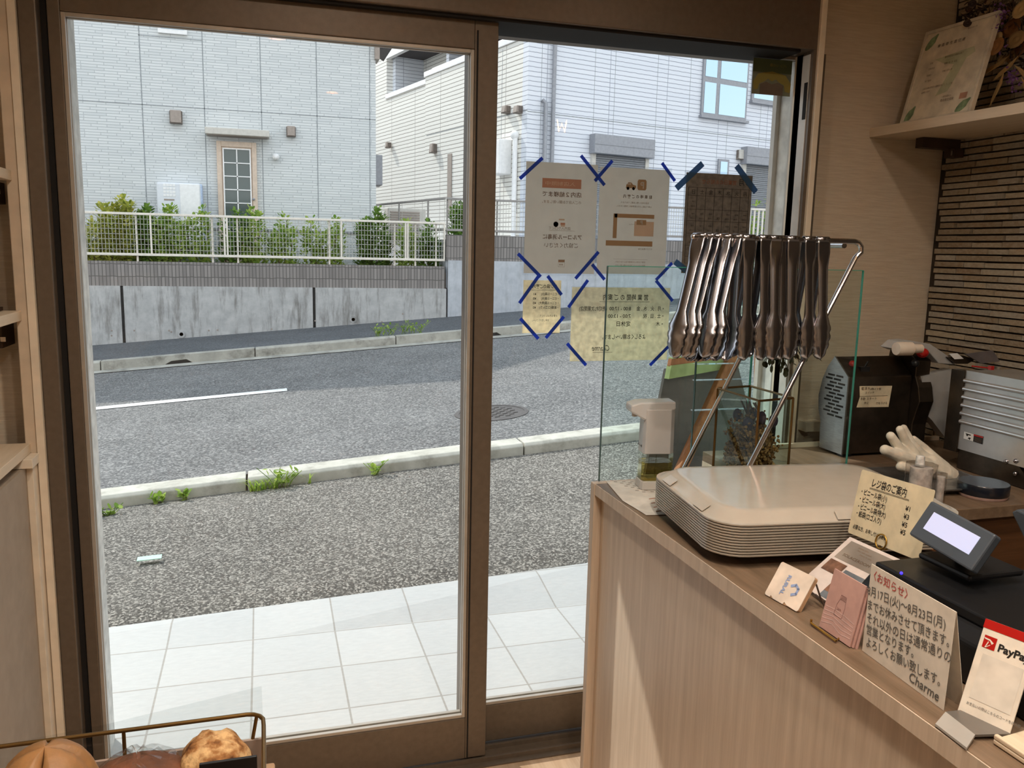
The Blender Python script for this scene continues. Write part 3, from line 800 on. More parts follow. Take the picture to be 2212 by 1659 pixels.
struct('wall_facade', mb, 'facade_white')
struct('sun_block_canopy', MB().bx(-5, 5, 2.32, 3.33, 2.62, 2.8), 'facade_white')  # unseen overhang, its depth set to limit the sun entering the shop
# stacked stone cladding on the right wall
t = NT('stacked_stone'); g = t.new('ShaderNodeNewGeometry')
c = t.ramp(g.outputs['Random Per Island'], [(0, (134, 114, 88)), (.35, (158, 142, 116)), (.6, (166, 160, 148)), (.85, (182, 167, 140)), (1, (146, 142, 136))])
t.color(t.mix(.35, c, t.ramp(t.noise(t.pos((1, 6, 12)), 12, 5, .7), [(.3, (122, 106, 90)), (.7, (204, 194, 178))])))
t.bump(t.noise(t.pos((1, 3, 3)), 40, 5), .4, .006); t.set(.8, 0, .2)
M('stone_backing', (58, 48, 38), .95)  # dark mortar tone of the wall behind and between the stones
w = struct('wall_right', MB().bx(2.05, 2.3, -3, 2.2, -.2, 2.55), 'stone_backing')
mb = MB(); z = .35
rs = random.Random(3)
while z < 2.52:
    hgt = .0198; y = 2.195
    y -= rs.uniform(0, .03)
    while y > 1.2:
        L = rs.uniform(.055, .17); d = rs.uniform(.006, .016); ya = max(1.15, y-L)
        zt_ = z+hgt-.0028-rs.choice([0, 0, 0, .0012]); j = rs.uniform(-.002, .002)
        mb.add([(2.06, y, z), (2.06, ya, z), (2.06, ya, zt_), (2.06, y, zt_), (2.05-d, y-.001, z+.001), (2.05-d+j, ya+.001, z+.001), (2.05-d+j, ya+.001, zt_-.001), (2.05-d, y-.001, zt_-.001)],
               [(4, 5, 6, 7), (0, 1, 5, 4), (1, 2, 6, 5), (2, 3, 7, 6), (3, 0, 4, 7)])
        y = ya-rs.choice([.0015, .003, .0045])
    z += hgt
build('stone_cladding', mb, 'stacked_stone', w)

# ---------------------------------------------------------------- door frame and casings
mb = MB(); mb.bx(-.5, 1.515, 2.10, 2.32, 2.03, 2.34)
h = struct('trim_1', mb, 'bronze_frame', bevel=.003)
build('header_gap_shade', MB().bx(-.45, 1.45, 2.112, 2.25, 2.022, 2.032), 'gasket', h)  # dark strip standing in for the shadow gap under the header
struct('trim_2', MB().bx(-.488, -.452, 2.10, 2.32, 0, 2.02), 'bronze_frame', bevel=.003)
mb = MB(); mb.bx(1.484, 1.494, 2.10, 2.145, 0, 2.03); mb.bx(1.494, 1.55, 2.135, 2.19, 0, 2.03); tr3 = struct('trim_3', mb, 'bronze_frame')
build('lit_jamb_face', MB().bx(1.482, 1.484, 2.112, 2.145, .02, 2.02), 'light_frame', tr3); build('lock_keep', MB().bx(1.4805, 1.482, 2.114, 2.128, 1.845, 1.945), 'gasket', tr3)  # pale strip puts the outdoor light on the jamb face into colour
mb = MB(); mb.bx(1.520, 1.534, 2.318, 2.338, -.05, 2.62); fj = build('outer_jamb', mb, 'light_frame', None); fj['kind'] = 'structure'; fj.name = 'trim_6'
build('outer_gasket', MB().bx(1.526, 1.534, 2.344, 2.354, -.05, 2.6), 'gasket', fj)
build('jamb_groove', MB().bx(1.531, 1.534, 2.285, 2.292, -.05, 2.6), 'bead_grey', fj)
mb = MB(); mb.bx(-.53, -.505, 2.095, 2.2, 0, 2.5); tr4 = struct('trim_4', mb, 'casing_wood', bevel=.002)
build('edge_strip', MB().bx(-.505, -.489, 2.09, 2.2, 0, 2.5), 'casing_edge', tr4)
mb = MB(); mb.bx(1.494, 1.512, 2.09, 2.2, 0, 2.5); tr5 = struct('trim_5', mb, 'casing_edge', bevel=.002)
build('ledge_block', MB().bx(1.60, 1.66, 2.16, 2.199, .925, .955), 'casing_edge', tr5)
mb = MB(); mb.bx(-.5, 1.53, 2.10, 2.34, -.1, .004)
for y in (2.125, 2.18, 2.245): mb.bx(-.46, 1.55, y-.004, y+.004, .004, .016)
struct('door_track', mb, 'bronze_frame')
def leaf_door(n, y0, y1, x0, gx0, gx1, x1, z0, gz0, gz1, z1, rmat=None, kind='structure'):
    d = thing('door_%d' % n, None, None, ((x0+x1)/2, (y0+y1)/2, z0)); d['kind'] = kind
    build('stile', MB().bx(x0, gx0, y0, y1, z0, z1), 'bronze_frame', d, bevel=.002)
    build('stile', MB().bx(gx1, x1, y0, y1, z0, z1), rmat or 'bronze_frame', d, bevel=.002)
    build('top_rail', MB().bx(gx0, gx1, y0, y1, gz1, z1), 'bronze_frame', d, bevel=.002)
    build('bottom_rail', MB().bx(gx0, gx1, y0, y1, z0, gz0), 'bronze_frame', d, bevel=.002)
    ym = (y0+y1)/2; b = .009
    mb = MB()
    for ya, yb in ((y0+.004, ym-.004), (ym+.004, y1-.004)):
        mb.bx(gx0, gx0+b, ya, yb, gz0, gz1); mb.bx(gx1-b, gx1, ya, yb, gz0, gz1); mb.bx(gx0+b, gx1-b, ya, yb, gz0, gz0+b); mb.bx(gx0+b, gx1-b, ya, yb, gz1-b, gz1)
    build('glazing_bead', mb, 'bead_grey', d, bevel=.001)
    build('glass_pane', MB().poly([(gx0, ym, gz0), (gx1, ym, gz0), (gx1, ym, gz1), (gx0, ym, gz1)]), 'door_glass', d)
    return d
d1 = leaf_door(1, 2.13, 2.17, -.438, -.412, .522, .583, .018, .143, 1.955, 2.05)
build('edge_line', MB().bx(.527, .531, 2.1285, 2.13, .02, 2.0), 'gasket', d1)
build('edge_line', MB().bx(-.452, -.440, 2.135, 2.165, .02, 2.02), 'gasket', d1)
d2 = leaf_door(2, 2.195, 2.235, .52, .565, 1.520, 1.548, .018, .132, 2.032, 2.06, 'light_frame')


# ---------------------------------------------------------------- papers taped on the right leaf
YP = 2.2085
paper('beige_paper', (222, 219, 213), .66, tcol=(228, 222, 212))
paper('kraft_paper', (236, 229, 206), .72, .05, 60)
paper('dark_kraft', (128, 112, 96), .34, .12, 60)
paper('sticker_film', (150, 150, 130), .45, .05)
M('ink_brown', (92, 72, 54), .9, var=.02); M('ink_pale_brown', (126, 106, 88), .9, var=.02); M('ink_black', (30, 26, 24), .9, var=.02); M('print_salmon', (152, 112, 94), .9, var=.02)
M('print_tan', (136, 110, 82), .9, var=.02); M('print_pale', (170, 150, 132), .9, var=.02); M('ink_orange', (128, 72, 44), .9, var=.02); M('print_yellow', (150, 138, 74), .9, var=.03); M('print_green', (92, 104, 76), .9, var=.03)
film('laminate', (236, 240, 244), .12)
film('blue_tape', (70, 106, 200), .62); film('slate_tape', (92, 128, 164), .72)
def poster(name, tl, br, mat, label, group=None, lam=.006):
    A = onY(*tl, YP); B = onY(*br, YP); w = B.x-A.x; hh = A.z-B.z
    t = thing(name, label, 'notice', ((A.x+B.x)/2, YP, B.z), group)
    fr = Fr((B.x, YP, B.z), (-1, 0, 0), (0, 0, 1))     # printed side faces the street
    mb = MB(); mb.bx(0, w, 0, hh, -.0002, .0002, fr); build('sheet', mb, mat, t)
    if lam: mb = MB(); mb.rect(fr, -lam, w+lam, -lam, hh+lam, -.0004); build('laminate_film', mb, 'laminate', t)
    return t, fr, w, hh
IN = -.0009
def T(mb, fr, h, s, size, a, y, al='LEFT', sx=1, shear=0, bold=0):
    mb.text(s, size*h, fr, a, h*(1-y), al, IN, sx, shear, bold)
t, fr, w, h = poster('entry_notice', (1137, 348), (1283, 592), 'beige_paper', 'beige paper notice limiting entry to two groups, leftmost on the glass', 'beige printed notices on the door glass')
mb = MB(); T(mb, fr, h, '店内２組様まで', .05, w*.22, .298, sx=1.1, bold=.012); T(mb, fr, h, 'アルコール消毒に', .05, w*.19, .683, sx=.98, bold=.012); T(mb, fr, h, 'ご協力ください', .048, w*.24, .758, sx=1.02); build('heading', mb, 'ink_brown', t)
mb = MB(); T(mb, fr, h, 'のご入店でお願い致します。', .031, w*.22, .36); T(mb, fr, h, '店内入り口にて', .031, w*.36, .597); mb.rect(fr, w*.30, w*.66, h*.392, h*.394, IN)
for a0, a1, b0, b1 in ((.43, .52, .06, .062), (.43, .432, .06, .13), (.518, .52, .06, .13), (.43, .52, .105, .128)): mb.rect(fr, w*a0, w*a1, h*b0, h*b1, IN)
for x in (.455, .475, .495): mb.rect(fr, w*x, w*(x+.008), h*.075, h*.09, IN)
build('small_lettering', mb, 'ink_pale_brown', t)
mb = MB(); mb.rect(fr, w*.23, w*.775, h*.775, h*.86, IN); mb.rect(fr, w*.44, w*.505, h*.445, h*.465, IN); build('print_block', mb, 'print_salmon', t)
mb = MB(); mb.text('入店制限中', .04*h, fr, w*.31, h*.80, 'LEFT', IN*1.2, 1.5); mb.rect(fr, w*.44, w*.50, h*.43, h*.444, IN)
mb.lathe([(w*.035, IN), (0, IN)], fr=Fr(fr(w*.57, h*.45), fr.u, fr.v, fr.n), n=16); mb.rect(fr, w*.45, w*.53, h*.487, h*.50, IN); build('print_pale_shapes', mb, 'print_pale', t)

t, fr, w, h = poster('parking_notice', (1297, 360), (1436, 593), 'beige_paper', 'beige paper parking notice with a car sign and street map', 'beige printed notices on the door glass')
mb = MB()
for a0, a1, b0, b1 in ((.20, .775, .535, .572), (.735, .79, .34, .572), (.21, .885, .268, .318), (.315, .455, .472, .52)): mb.rect(fr, w*a0, w*a1, h*b0, h*b1, IN)
P = [(.335, .815), (.335, .885), (.35, .9), (.45, .9), (.465, .885), (.465, .815), (.45, .8), (.35, .8)]
mb.poly([fr(w*a, h*b, IN) for a, b in P])
car = [(.485, .815), (.485, .84), (.53, .848), (.555, .868), (.60, .868), (.625, .845), (.63, .815)]
mb.poly([fr(w*a, h*b, IN) for a, b in car])
for x in (.52, .60): mb.lathe([(w*.02, IN), (0, IN)], fr=Fr(fr(w*x, h*.812), fr.u, fr.v, fr.n), n=14)
build('map_print', mb, 'print_tan', t)
mb = MB(); mb.text('P', .085*h, fr, w*.365, h*.818, 'LEFT', IN*1.3, 1, 0, .03); mb.text('P', .05*h, fr, w*.365, h*.478, 'LEFT', IN*1.3, 1, 0, .03); mb.rect(fr, w*.56, w*.585, h*.847, h*.862, IN*1.3); mb.rect(fr, w*.592, w*.612, h*.847, h*.862, IN*1.3); build('white_letter', mb, 'beige_paper', t)
mb = MB(); mb.rect(fr, w*.2, w*.485, h*.365, h*.505, IN*.8); build('map_plot', mb, 'print_pale', t)
mb = MB(); T(mb, fr, h, '駐 車 場 の ご 案 内', .036, w*.245, .275, sx=.98, bold=.012); build('heading', mb, 'ink_brown', t)
mb = MB(); T(mb, fr, h, '当店の向かい側に設置しております。', .0185, w*.285, .327); T(mb, fr, h, 'お車でお越しの方は駐車場をご利用ください。', .0185, w*.245, .362, sx=.98)
T(mb, fr, h, 'キリスト教会方面', .019, w*.205, .765); T(mb, fr, h, '店舗でお待ちのお客様が並んでおります。', .0185, w*.30, .892, sx=.95); T(mb, fr, h, '路駐のないようご協力をお願い致します。', .0185, w*.30, .925, sx=.95); mb.rect(fr, w*.27, w*.77, h*.1405, h*.142, IN)
T(mb, fr, h, 'シャルム', .016, w*.475, .53)
build('small_lettering', mb, 'ink_pale_brown', t)

t, fr, w, h = poster('calendar_notice', (1483, 372), (1612, 592), 'dark_kraft', 'dark kraft opening calendar on the glass behind the tongs')
mb = MB(); T(mb, fr, h, '８月', .075, w*.02, .10); 
for i, s in enumerate('月火水木金土日'): T(mb, fr, h, s, .05, w*(.07+i*.13), .205)
for i in range(8): mb.rect(fr, w*(.04+i*.131), w*(.046+i*.131), h*.10, h*.855, IN)
for y in (.145, .225, .36, .475, .60, .72, .83, .90): mb.rect(fr, w*.04, w*.96, h*(1-y), h*(1-y)+.0008, IN)
for r_ in range(5):
    for i in range(7):
        if r_ == 0 and i < 6: continue
        if i == 3: T(mb, fr, h, '休', .04, w*(.075+i*.131), .44+r_*.12-.10)
        else:
            T(mb, fr, h, '8:00' if i < 5 else '7:00', .022, w*(.06+i*.131), .29+r_*.12); T(mb, fr, h, '17:00' if i < 5 else '13:00', .022, w*(.06+i*.131), .335+r_*.12)
T(mb, fr, h, 'よろしくお願いします。', .03, w*.5, .945)
build('lettering', mb, 'ink_black', t)
mb = MB(); T(mb, fr, h, '営業日のお知らせ', .05, w*.24, .10); build('orange_lettering', mb, 'ink_orange', t)

t, fr, w, h = poster('hours_notice', (1236, 620), (1440, 777), 'kraft_paper', 'large kraft paper with handwritten opening hours on the glass', 'kraft handwritten notices on the door glass', .003)
mb = MB()
for s, size, a, y, sx in (('営 業 時間 の ご 案内', .088, .225, .165, .82), ('・月 . 火 . 水 . 金', .066, .045, .31, .9), ('8:00 - 17:00', .07, .40, .31, .95), ('(売切れ次第閉店)', .072, .645, .315, .74),
                          ('・土 . 日 . 祝', .066, .045, .412, .9), ('7:00 - 13:00', .07, .40, .412, 1), ('・木', .066, .045, .522, 1), ('定休日', .076, .40, .522, .95), ('よろしくお願い～します。', .076, .235, .70, .75)):
    T(mb, fr, h, s, size, w*a, y, sx=sx, bold=.008)
T(mb, fr, h, 'Charme', .11, w*.60, .86, sx=.72, shear=.3)
mb.rect(fr, w*.21, w*.725, h*.805, h*.809, IN); mb.rect(fr, w*.575, w*.775, h*.115, h*.119, IN)
build('lettering', mb, 'ink_black', t)

t, fr, w, h = poster('bag_price_notice', (1131, 605), (1209, 719), 'kraft_paper', 'small kraft paper with handwritten bag prices, left on the glass', 'kraft handwritten notices on the door glass', 0)
mb = MB()
for s, size, a, y, sx in (('レジ袋のご案内', .085, .1, .145, .85), ('・ビニール袋(小)', .062, .04, .28, .78), ('¥1', .06, .66, .28, 1), ('・ビニール袋(大)', .062, .04, .365, .78), ('¥3', .06, .66, .365, 1), ('・ビニール袋(特大)', .062, .04, .45, .78), ('¥5', .06, .66, .45, 1), ('・紙袋(ロゴ入り)', .062, .04, .535, .84), ('¥5', .06, .66, .535, 1)):
    T(mb, fr, h, s, size, w*a, y, sx=sx, bold=.012)
T(mb, fr, h, '必要な方はレジにて', .05, w*.08, .69, sx=.8); T(mb, fr, h, 'お申し付け下さい～。', .05, w*.3, .775, sx=.72)
mb.rect(fr, w*.1, w*.8, h*.815, h*.82, IN); build('lettering', mb, 'ink_black', t)

A = onY(1628, 123, YP); B = onY(1706, 209, YP)
t, fr, w, h = poster('window_sticker', (1628, 124), (1706, 209), 'sticker_film', 'dark square sticker high in the right corner of the glass', None, 0)
mb = MB(); mb.rect(fr, 0, w, h*.62, h, IN*.8); build('green_field', mb, 'print_green', t)
mb = MB(); q = [(w*.02, h*.1), (w*.0, h*.35), (w*.15, h*.58), (w*.5, h*.66), (w*.85, h*.58), (w*.98, h*.35), (w*.95, h*.12), (w*.85, h*.14), (w*.82, h*.3), (w*.7, h*.36), (w*.6, h*.45), (w*.5, h*.38), (w*.4, h*.45), (w*.3, h*.36), (w*.18, h*.3), (w*.15, h*.12)]
mb.poly([fr(a, b_, IN) for a, b_ in q]); mb.text('パン 110番', .1*h, fr, w*.14, h*.8, 'LEFT', IN, 1.2); build('yellow_figure', mb, 'print_yellow', t)
M('print_brown_soft', (118, 104, 92), .9)
mb = MB(); mb.poly([fr(a, b_, IN*1.15) for a, b_ in ((w*.2, 0), (w*.2, h*.28), (w*.35, h*.36), (w*.5, h*.30), (w*.65, h*.36), (w*.8, h*.28), (w*.8, 0))]); build('brown_shape', mb, 'print_brown_soft', t)

def tape(p, q, wd, mat, corner, which, k):
    A = onY(*p, YP-.0017-.0002*k); B = onY(*q, YP-.0017-.0002*k); d = (B-A).normalized(); n = Vector((-d.z, 0, d.x))*wd/2
    mb = MB(); mb.prism([A+n, A-n, B-n, B+n], (0, .00012, 0))
    single('tape_strip', mb, mat, '%s tape strip on the %s corner of the %s' % ('slate blue' if mat == 'slate_tape' else 'narrow blue', corner, which), 'tape', 'tape strips holding papers on the door glass')
TAPES = {'beige entry-limit notice': [((1172, 341), (1123, 386)), ((1255, 336), (1306, 400)), ((1119, 548), (1168, 598)), ((1293, 544), (1243, 602))],
         'beige parking notice': [((1323, 347), (1285, 391)), ((1430, 352), (1458, 391)), ((1279, 571), (1306, 604)), ((1452, 568), (1417, 605))],
         'kraft opening-hours notice': [((1270, 605), (1228, 664)), ((1417, 606), (1453, 650)), ((1225, 742), (1266, 789)), ((1452, 740), (1404, 789))],
         'small kraft bag-price notice': [((1163, 597), (1122, 655)), ((1183, 596), (1213, 637)), ((1124, 688), (1163, 732)), ((1218, 684), (1179, 730))]}
for which, L in TAPES.items():
    for k, (c, (p, q)) in enumerate(zip(('upper left', 'upper right', 'lower left', 'lower right'), L)): tape(p, q, .0095, 'blue_tape', c, which, k)
for k, (c, (p, q)) in enumerate(zip(('upper left', 'upper right', 'lower left'), [((1518, 353), (1461, 407)), ((1591, 358), (1633, 415)), ((1458, 565), (1498, 596))])): tape(p, q, .018, 'slate_tape', c, 'dark kraft calendar', k)

# ---------------------------------------------------------------- unseen ceiling downlights, added to light the shop interior
M('lamp_white', (240, 236, 228), .5)
emit('lamp_glow', (255, 214, 160), 6)
for i, (x, y, pw) in enumerate(((.2, .95, 1), (.5, .5, 1), (.1, -.5, 1), (1.2, -.6, 1), (.5, -2.0, 1), (.3, .1, 1), (1.25, .95, .5))):
    t = thing('added_downlight', 'round recessed downlight added out of view to light the shop', 'ceiling light', (x, y, 2.53), 'unseen downlights added to light the shop')
    build('trim_ring', MB().lathe([(.06, 2.55), (.06, 2.538), (.045, 2.538), (.045, 2.55)], (x, y, 0), 20), 'lamp_white', t)
    build('bulb', MB().lathe([(.044, 2.548), (0, 2.548)], (x, y, 0), 20), 'lamp_glow', t)
    l = bpy.data.lights.new('downlight', 'AREA'); l.shape = 'DISK'; l.size = .09; l.energy = LAMP*pw; l.color = (1.0, .89, .75); l.spread = R(150)
    lo = bpy.data.objects.new('downlight', l); COL.objects.link(lo); lo.location = (x, y, 2.535); lo.parent = t; lo.matrix_parent_inverse = Matrix.Translation(-t.location)

# pendant lamp further back in the shop, seen mirrored in the door glass
t = thing('pendant_lamp', 'clear bulb pendant lamp with a glowing zigzag filament', 'pendant lamp', (1.72, -.4, 2.15))
f_ = Fr((1.72, -.4, 2.18), (1, 0, 0), (0, 0, 1))
mb = MB(); mb.tube([f_(-.03, .05), f_(-.018, -.02), f_(0, .03), f_(.018, -.02), f_(.03, .05)], .0035, 6); emit('filament', (255, 196, 110), 60); build('filament', mb, 'filament', t)
build('bulb', MB().ball((1.72, -.4, 2.185), .055, 16, 12), 'door_glass', t, smooth=60)
build('socket', MB().lathe([(.02, 2.24), (.022, 2.29), (.006, 2.30)], (1.72, -.4, 0), 16), 'gasket', t)
build('cord', MB().tube([(1.72, -.4, 2.30), (1.72, -.4, 2.549)], .003, 6), 'gasket', t)

# ================================================================ COUNTERS
wood('oak_laminate', (186, 167, 147), (210, 192, 172), axis=2, scale=9, stretch=22, rough=.42)
wood('oak_top', (104, 85, 67), (132, 110, 90), axis=1, scale=8, stretch=12, rough=.38)
wood('pale_shelf', (206, 186, 160), (224, 206, 182), axis=1, scale=6, rough=.5)
wood('dark_walnut', (74, 48, 28), (104, 70, 44), axis=0, scale=6, rough=.45)
M('plate_brown', (62, 46, 36), .5); M('white_plastic', (200, 200, 200), .35, var=.02); M('black_plastic', (20, 20, 22), .4, var=.1); M('slate_plastic', (70, 76, 84), .45, var=.05)
M('gold_wire', (190, 148, 70), .3, .9, var=.05); M('brass', (126, 98, 58), .35, .8, var=.08)
t = NT('steel'); t.color((166, 166, 172)); t.set(.2, 1.0, .5)
t = NT('chrome'); t.color((216, 216, 220)); t.set(.14, 1.0, .5)
M('arm_grey', (196, 196, 196), .35, .35, var=.04)
t = NT('brushed_steel'); t.color(t.ramp(t.noise(t.pos((4, 4, 60)), 8, 3), [(.3, (150, 150, 150)), (.7, (176, 176, 178))])); t.set(.36, .9, .5)
t = NT('dark_steel'); t.color(t.ramp(t.noise(t.pos((3, 3, 3)), 8, 3), [(.3, (74, 66, 58)), (.7, (92, 82, 72))])); t.set(.28, .85, .5)
glass('clear_glass', (236, 246, 242), 1.0, 1.4); glass('clear_acrylic', (242, 244, 244), 1.0, 1.35)
M('glass_edge', (60, 150, 128), .15, spec=.6, var=.03)
M('glass_edge_dark', (54, 78, 72), .15, spec=.6, var=.03)
t = thing('service_counter', 'pale wood service counter with vertical grain in the right foreground', 'counter', (1.0, 1.0, 0))
XC = .77
build('front_panel', MB().bx(XC+.016, XC+.036, .2, 1.832, .0, .872), 'oak_laminate', t)
build('counter_top', MB().bx(XC, 1.24, .2, 1.834, .872, .9), 'oak_top', t, bevel=.0015)
o = build('edge_band', MB().bx(XC-.002, XC, .2, 1.834, .872, .899), 'oak_laminate', t)
build('end_panel', MB().bx(XC-.004, 1.24, 1.834, 1.858, .0, .9), 'oak_laminate', t, bevel=.002)
build('back_panel', MB().bx(1.2, 1.22, .2, 1.45, .0, .872), 'dark_walnut', t)
t = thing('back_counter', 'lower wood worktop along the window wall carrying the bread slicer', 'counter', (1.6, 1.8, 0))
build('counter_top', MB().bx(1.205, 2.03, 1.862, 2.088, .872, .9).bx(1.242, 2.03, 1.46, 1.862, .872, .9), 'oak_top', t, bevel=.0015)
build('front_panel', MB().bx(1.242, 2.03, 1.475, 1.495, 0, .872), 'dark_walnut', t)
build('side_panel', MB().bx(1.205, 1.225, 1.86, 2.088, 0, .872), 'oak_laminate', t)
build('upstand', MB().bx(1.3, 2.03, 2.074, 2.088, .9, .912), 'casing_edge', t)

# glass partitions
def sheet(name, x0, x1, y, z0, z1, label, th=.006):
    t = thing(name, label, 'glass screen', ((x0+x1)/2, y, z0), 'glass screens on the counter')
    mb = MB(); mb.bx(x0, x1, y-th/2, y-th/2+.0001, z0, z1)
    build('pane', MB().poly([(x0, y, z0), (x1, y, z0), (x1, y, z1), (x0, y, z1)]), 'clear_glass', t)
    build('polished_edge', MB().bx(x1-.0005, x1+.0015, y-th/2, y+th/2, z0, z1), 'glass_edge', t)
    build('dark_edge', MB().bx(x0-.0015, x0+.0005, y-th/2, y+th/2, z0, z1), 'glass_edge_dark', t)
    build('top_edge', MB().bx(x0, x1, y-th/2, y+th/2, z1-.0005, z1+.0012), 'glass_edge', t)
    return t
sheet('glass_screen', .785, 1.507, 1.85, .902, 1.428, 'wide clear glass screen standing along the end of the service counter')
t = sheet('glass_screen', 1.135, 1.307, 2.03, .902, 1.33, 'narrow clear glass screen behind the wide one, near the window', .008)
for z in (1.115, 1.16, 1.03):
    build('glass_shelf', MB().bx(1.137, 1.305, 2.034, 2.052, z, z+.0018), 'clear_acrylic', t)

# ---------------------------------------------------------------- sanitiser, paper mat
c = Vector((.897, 1.775, .902)); fr = Fr(c, (.985, -.17, 0), (.17, .985, 0))
t = thing('soap_dispenser', 'white touchless sanitizer dispenser with yellow liquid at the counter corner', 'dispenser', c)
def hexa(fr, hw, hd, ch, z0, z1, tw=1.0):
    def ring(z, s): return [fr(a*s, b*s, z) for a, b in ((-hw, -hd+ch), (-hw+ch*.3, -hd), (hw-ch, -hd), (hw, -hd+ch), (hw, hd-ch), (hw-ch, hd), (-hw+ch, hd), (-hw, hd-ch))]
    A = ring(z0, 1.0); B = ring(z1, tw); n = 8
    return MB().add(A+B, [tuple(range(n))[::-1], tuple(range(n, 2*n))]+[(i, (i+1) % n, n+(i+1) % n, n+i) for i in range(n)])
M('pale_grey_plastic', (196, 192, 186), .4, var=.02)
build('base', hexa(fr, .041, .031, .012, 0, .022), 'pale_grey_plastic', t, bevel=.002)
glass('tank_clear', (240, 240, 234), 1.0, 1.4); glass('liquid', (244, 230, 180), .6, 1.33)
build('tank', hexa(fr, .0395, .030, .012, .022, .088, .97), 'tank_clear', t)
build('liquid', hexa(fr, .037, .0275, .011, .023, .066, .98), 'liquid', t)
build('dip_tube', MB().tube([fr(.0, 0, .028), fr(.003, 0, .09)], .002), 'tank_clear', t)
build('body', hexa(fr, .0385, .0295, .012, .088, .195, .97), 'white_plastic', t, bevel=.0015)
mb = MB(); S = [(-.072, .188), (-.072, .205), (-.05, .212), (.036, .214), (.037, .195), (-.037, .168), (-.06, .182)]
mb.prism([fr(a, -.027, z) for a, z in S], fr(0, .027, 0)-fr(0, -.027, 0)); build('spout_head', mb, 'white_plastic', t, bevel=.004)
build('nozzle', MB().lathe([(.007, .176), (.008, .188)], fr=Fr(fr(-.058, -.008, 0), fr.u, fr.v), n=12), 'pale_grey_plastic', t)
M('ink_grey', (96, 92, 88), .8)
mb = MB(); g = Fr(fr(-.0387, 0, 0), -fr.v, (0, 0, 1)); mb.rect(g, -.012, .006, .103, .104, .0006)
mb.lathe([(.003, .0006), (.002, .0006)], fr=Fr(g(-.015, .104), g.u, g.v), n=10); mb.lathe([(.003, .0006), (.002, .0006)], fr=Fr(g(.01, .104), g.u, g.v), n=10); build('printed_mark', mb, 'ink_grey', t)
z = .9012
P = [onZ(*q, z) for q in ((1309, 1040), (1480, 1036), (1500, 1110), (1396, 1113), (1372, 1098), (1345, 1082))]
paper('napkin', (222, 216, 206), .1)
t = thing('paper_mat', 'cream patterned paper mat with grey dashes under the sanitizer', 'paper mat', P[5])
build('sheet', MB().prism(P, (0, 0, .0006)), 'napkin', t)
M('print_grey_brown', (148, 136, 126), .8); M('print_rust', (168, 118, 96), .8)
mb = MB(); fr = Fr(P[0], P[1]-P[0], (0, -1, 0), (0, 0, 1))
u = (P[1]-P[0]); vv = (P[5]-P[0])
for i in range(9):
    for j in range(8):
        q = P[0]+u*((i+.5*(j % 2))/9)*.92+Vector((0, -1, 0))*(.008+j*.013); q.z = z+.0009
        px_ok = q.x > P[0].x+.012+(P[0].y-q.y)*.25 and q.y > P[3].y+.005
        if px_ok: d = Vector((.004, -.0012, 0)); s = Vector((.0005, .0022, 0)); mb.add([q-d-s, q+d-s, q+d+s, q-d+s], [(0, 1, 2, 3)])
build('dash_print', mb, 'print_grey_brown', t)
mb = MB()
for k in range(4):
    q = onZ(1402+k*5, 1078+k*9, z+.001); mb.tube([q, q+Vector((.02, .004, 0)), q+Vector((.03, -.003, 0))], .0012, 4)
build('flourish_print', mb, 'print_rust', t)

# ---------------------------------------------------------------- stack of trays
M('tray_taupe', (182, 173, 161), .14, spec=.6, var=.02)
A, B = onZ(1452, 1012, 1.0), onZ(1872, 1000, 1.0)
u = Vector((.993, -.118, 0)); v = Vector((.118, .993, 0))
TC = Vector((1.041, 1.414, 0))
def rrect(hw, hd, r, z, n=6):
    P = []
    for cx, cy, a0 in ((hw-r, hd-r, 0), (-hw+r, hd-r, 90), (-hw+r, -hd+r, 180), (hw-r, -hd+r, 270)):
        for k in range(n+1): P.append((cx+r*math.cos(R(a0+90*k/n)), cy+r*math.sin(R(a0+90*k/n)), z))
    return P
def tray_mesh():
    mb = MB(); HWt, HDt = .256, .187
    loops = [rrect(HWt-.046, HDt-.046, .045, .0195), rrect(HWt-.032, HDt-.032, .052, .020), rrect(HWt-.028, HDt-.028, .054, .018), rrect(HWt-.008, HDt-.008, .060, .005), rrect(HWt-.006, HDt-.006, .06, .0036), rrect(HWt, HDt, .064, .0034), rrect(HWt+.0005, HDt+.0005, .064, .0004)]
    n = len(loops[0]); vs = [q for l in loops for q in l]; fs = [tuple(range(n))]
    for i in range(len(loops)-1):
        for k in range(n): fs.append((i*n+k, i*n+(k+1) % n, (i+1)*n+(k+1) % n, (i+1)*n+k))
    return mb.add(vs, fs)
rotz = math.atan2(u.y, u.x)
proto = None
NT_ = 12
ords = ['topmost', 'second', 'third', 'fourth', 'fifth', 'sixth', 'seventh', 'eighth', 'ninth', 'tenth', 'eleventh', 'lowest']
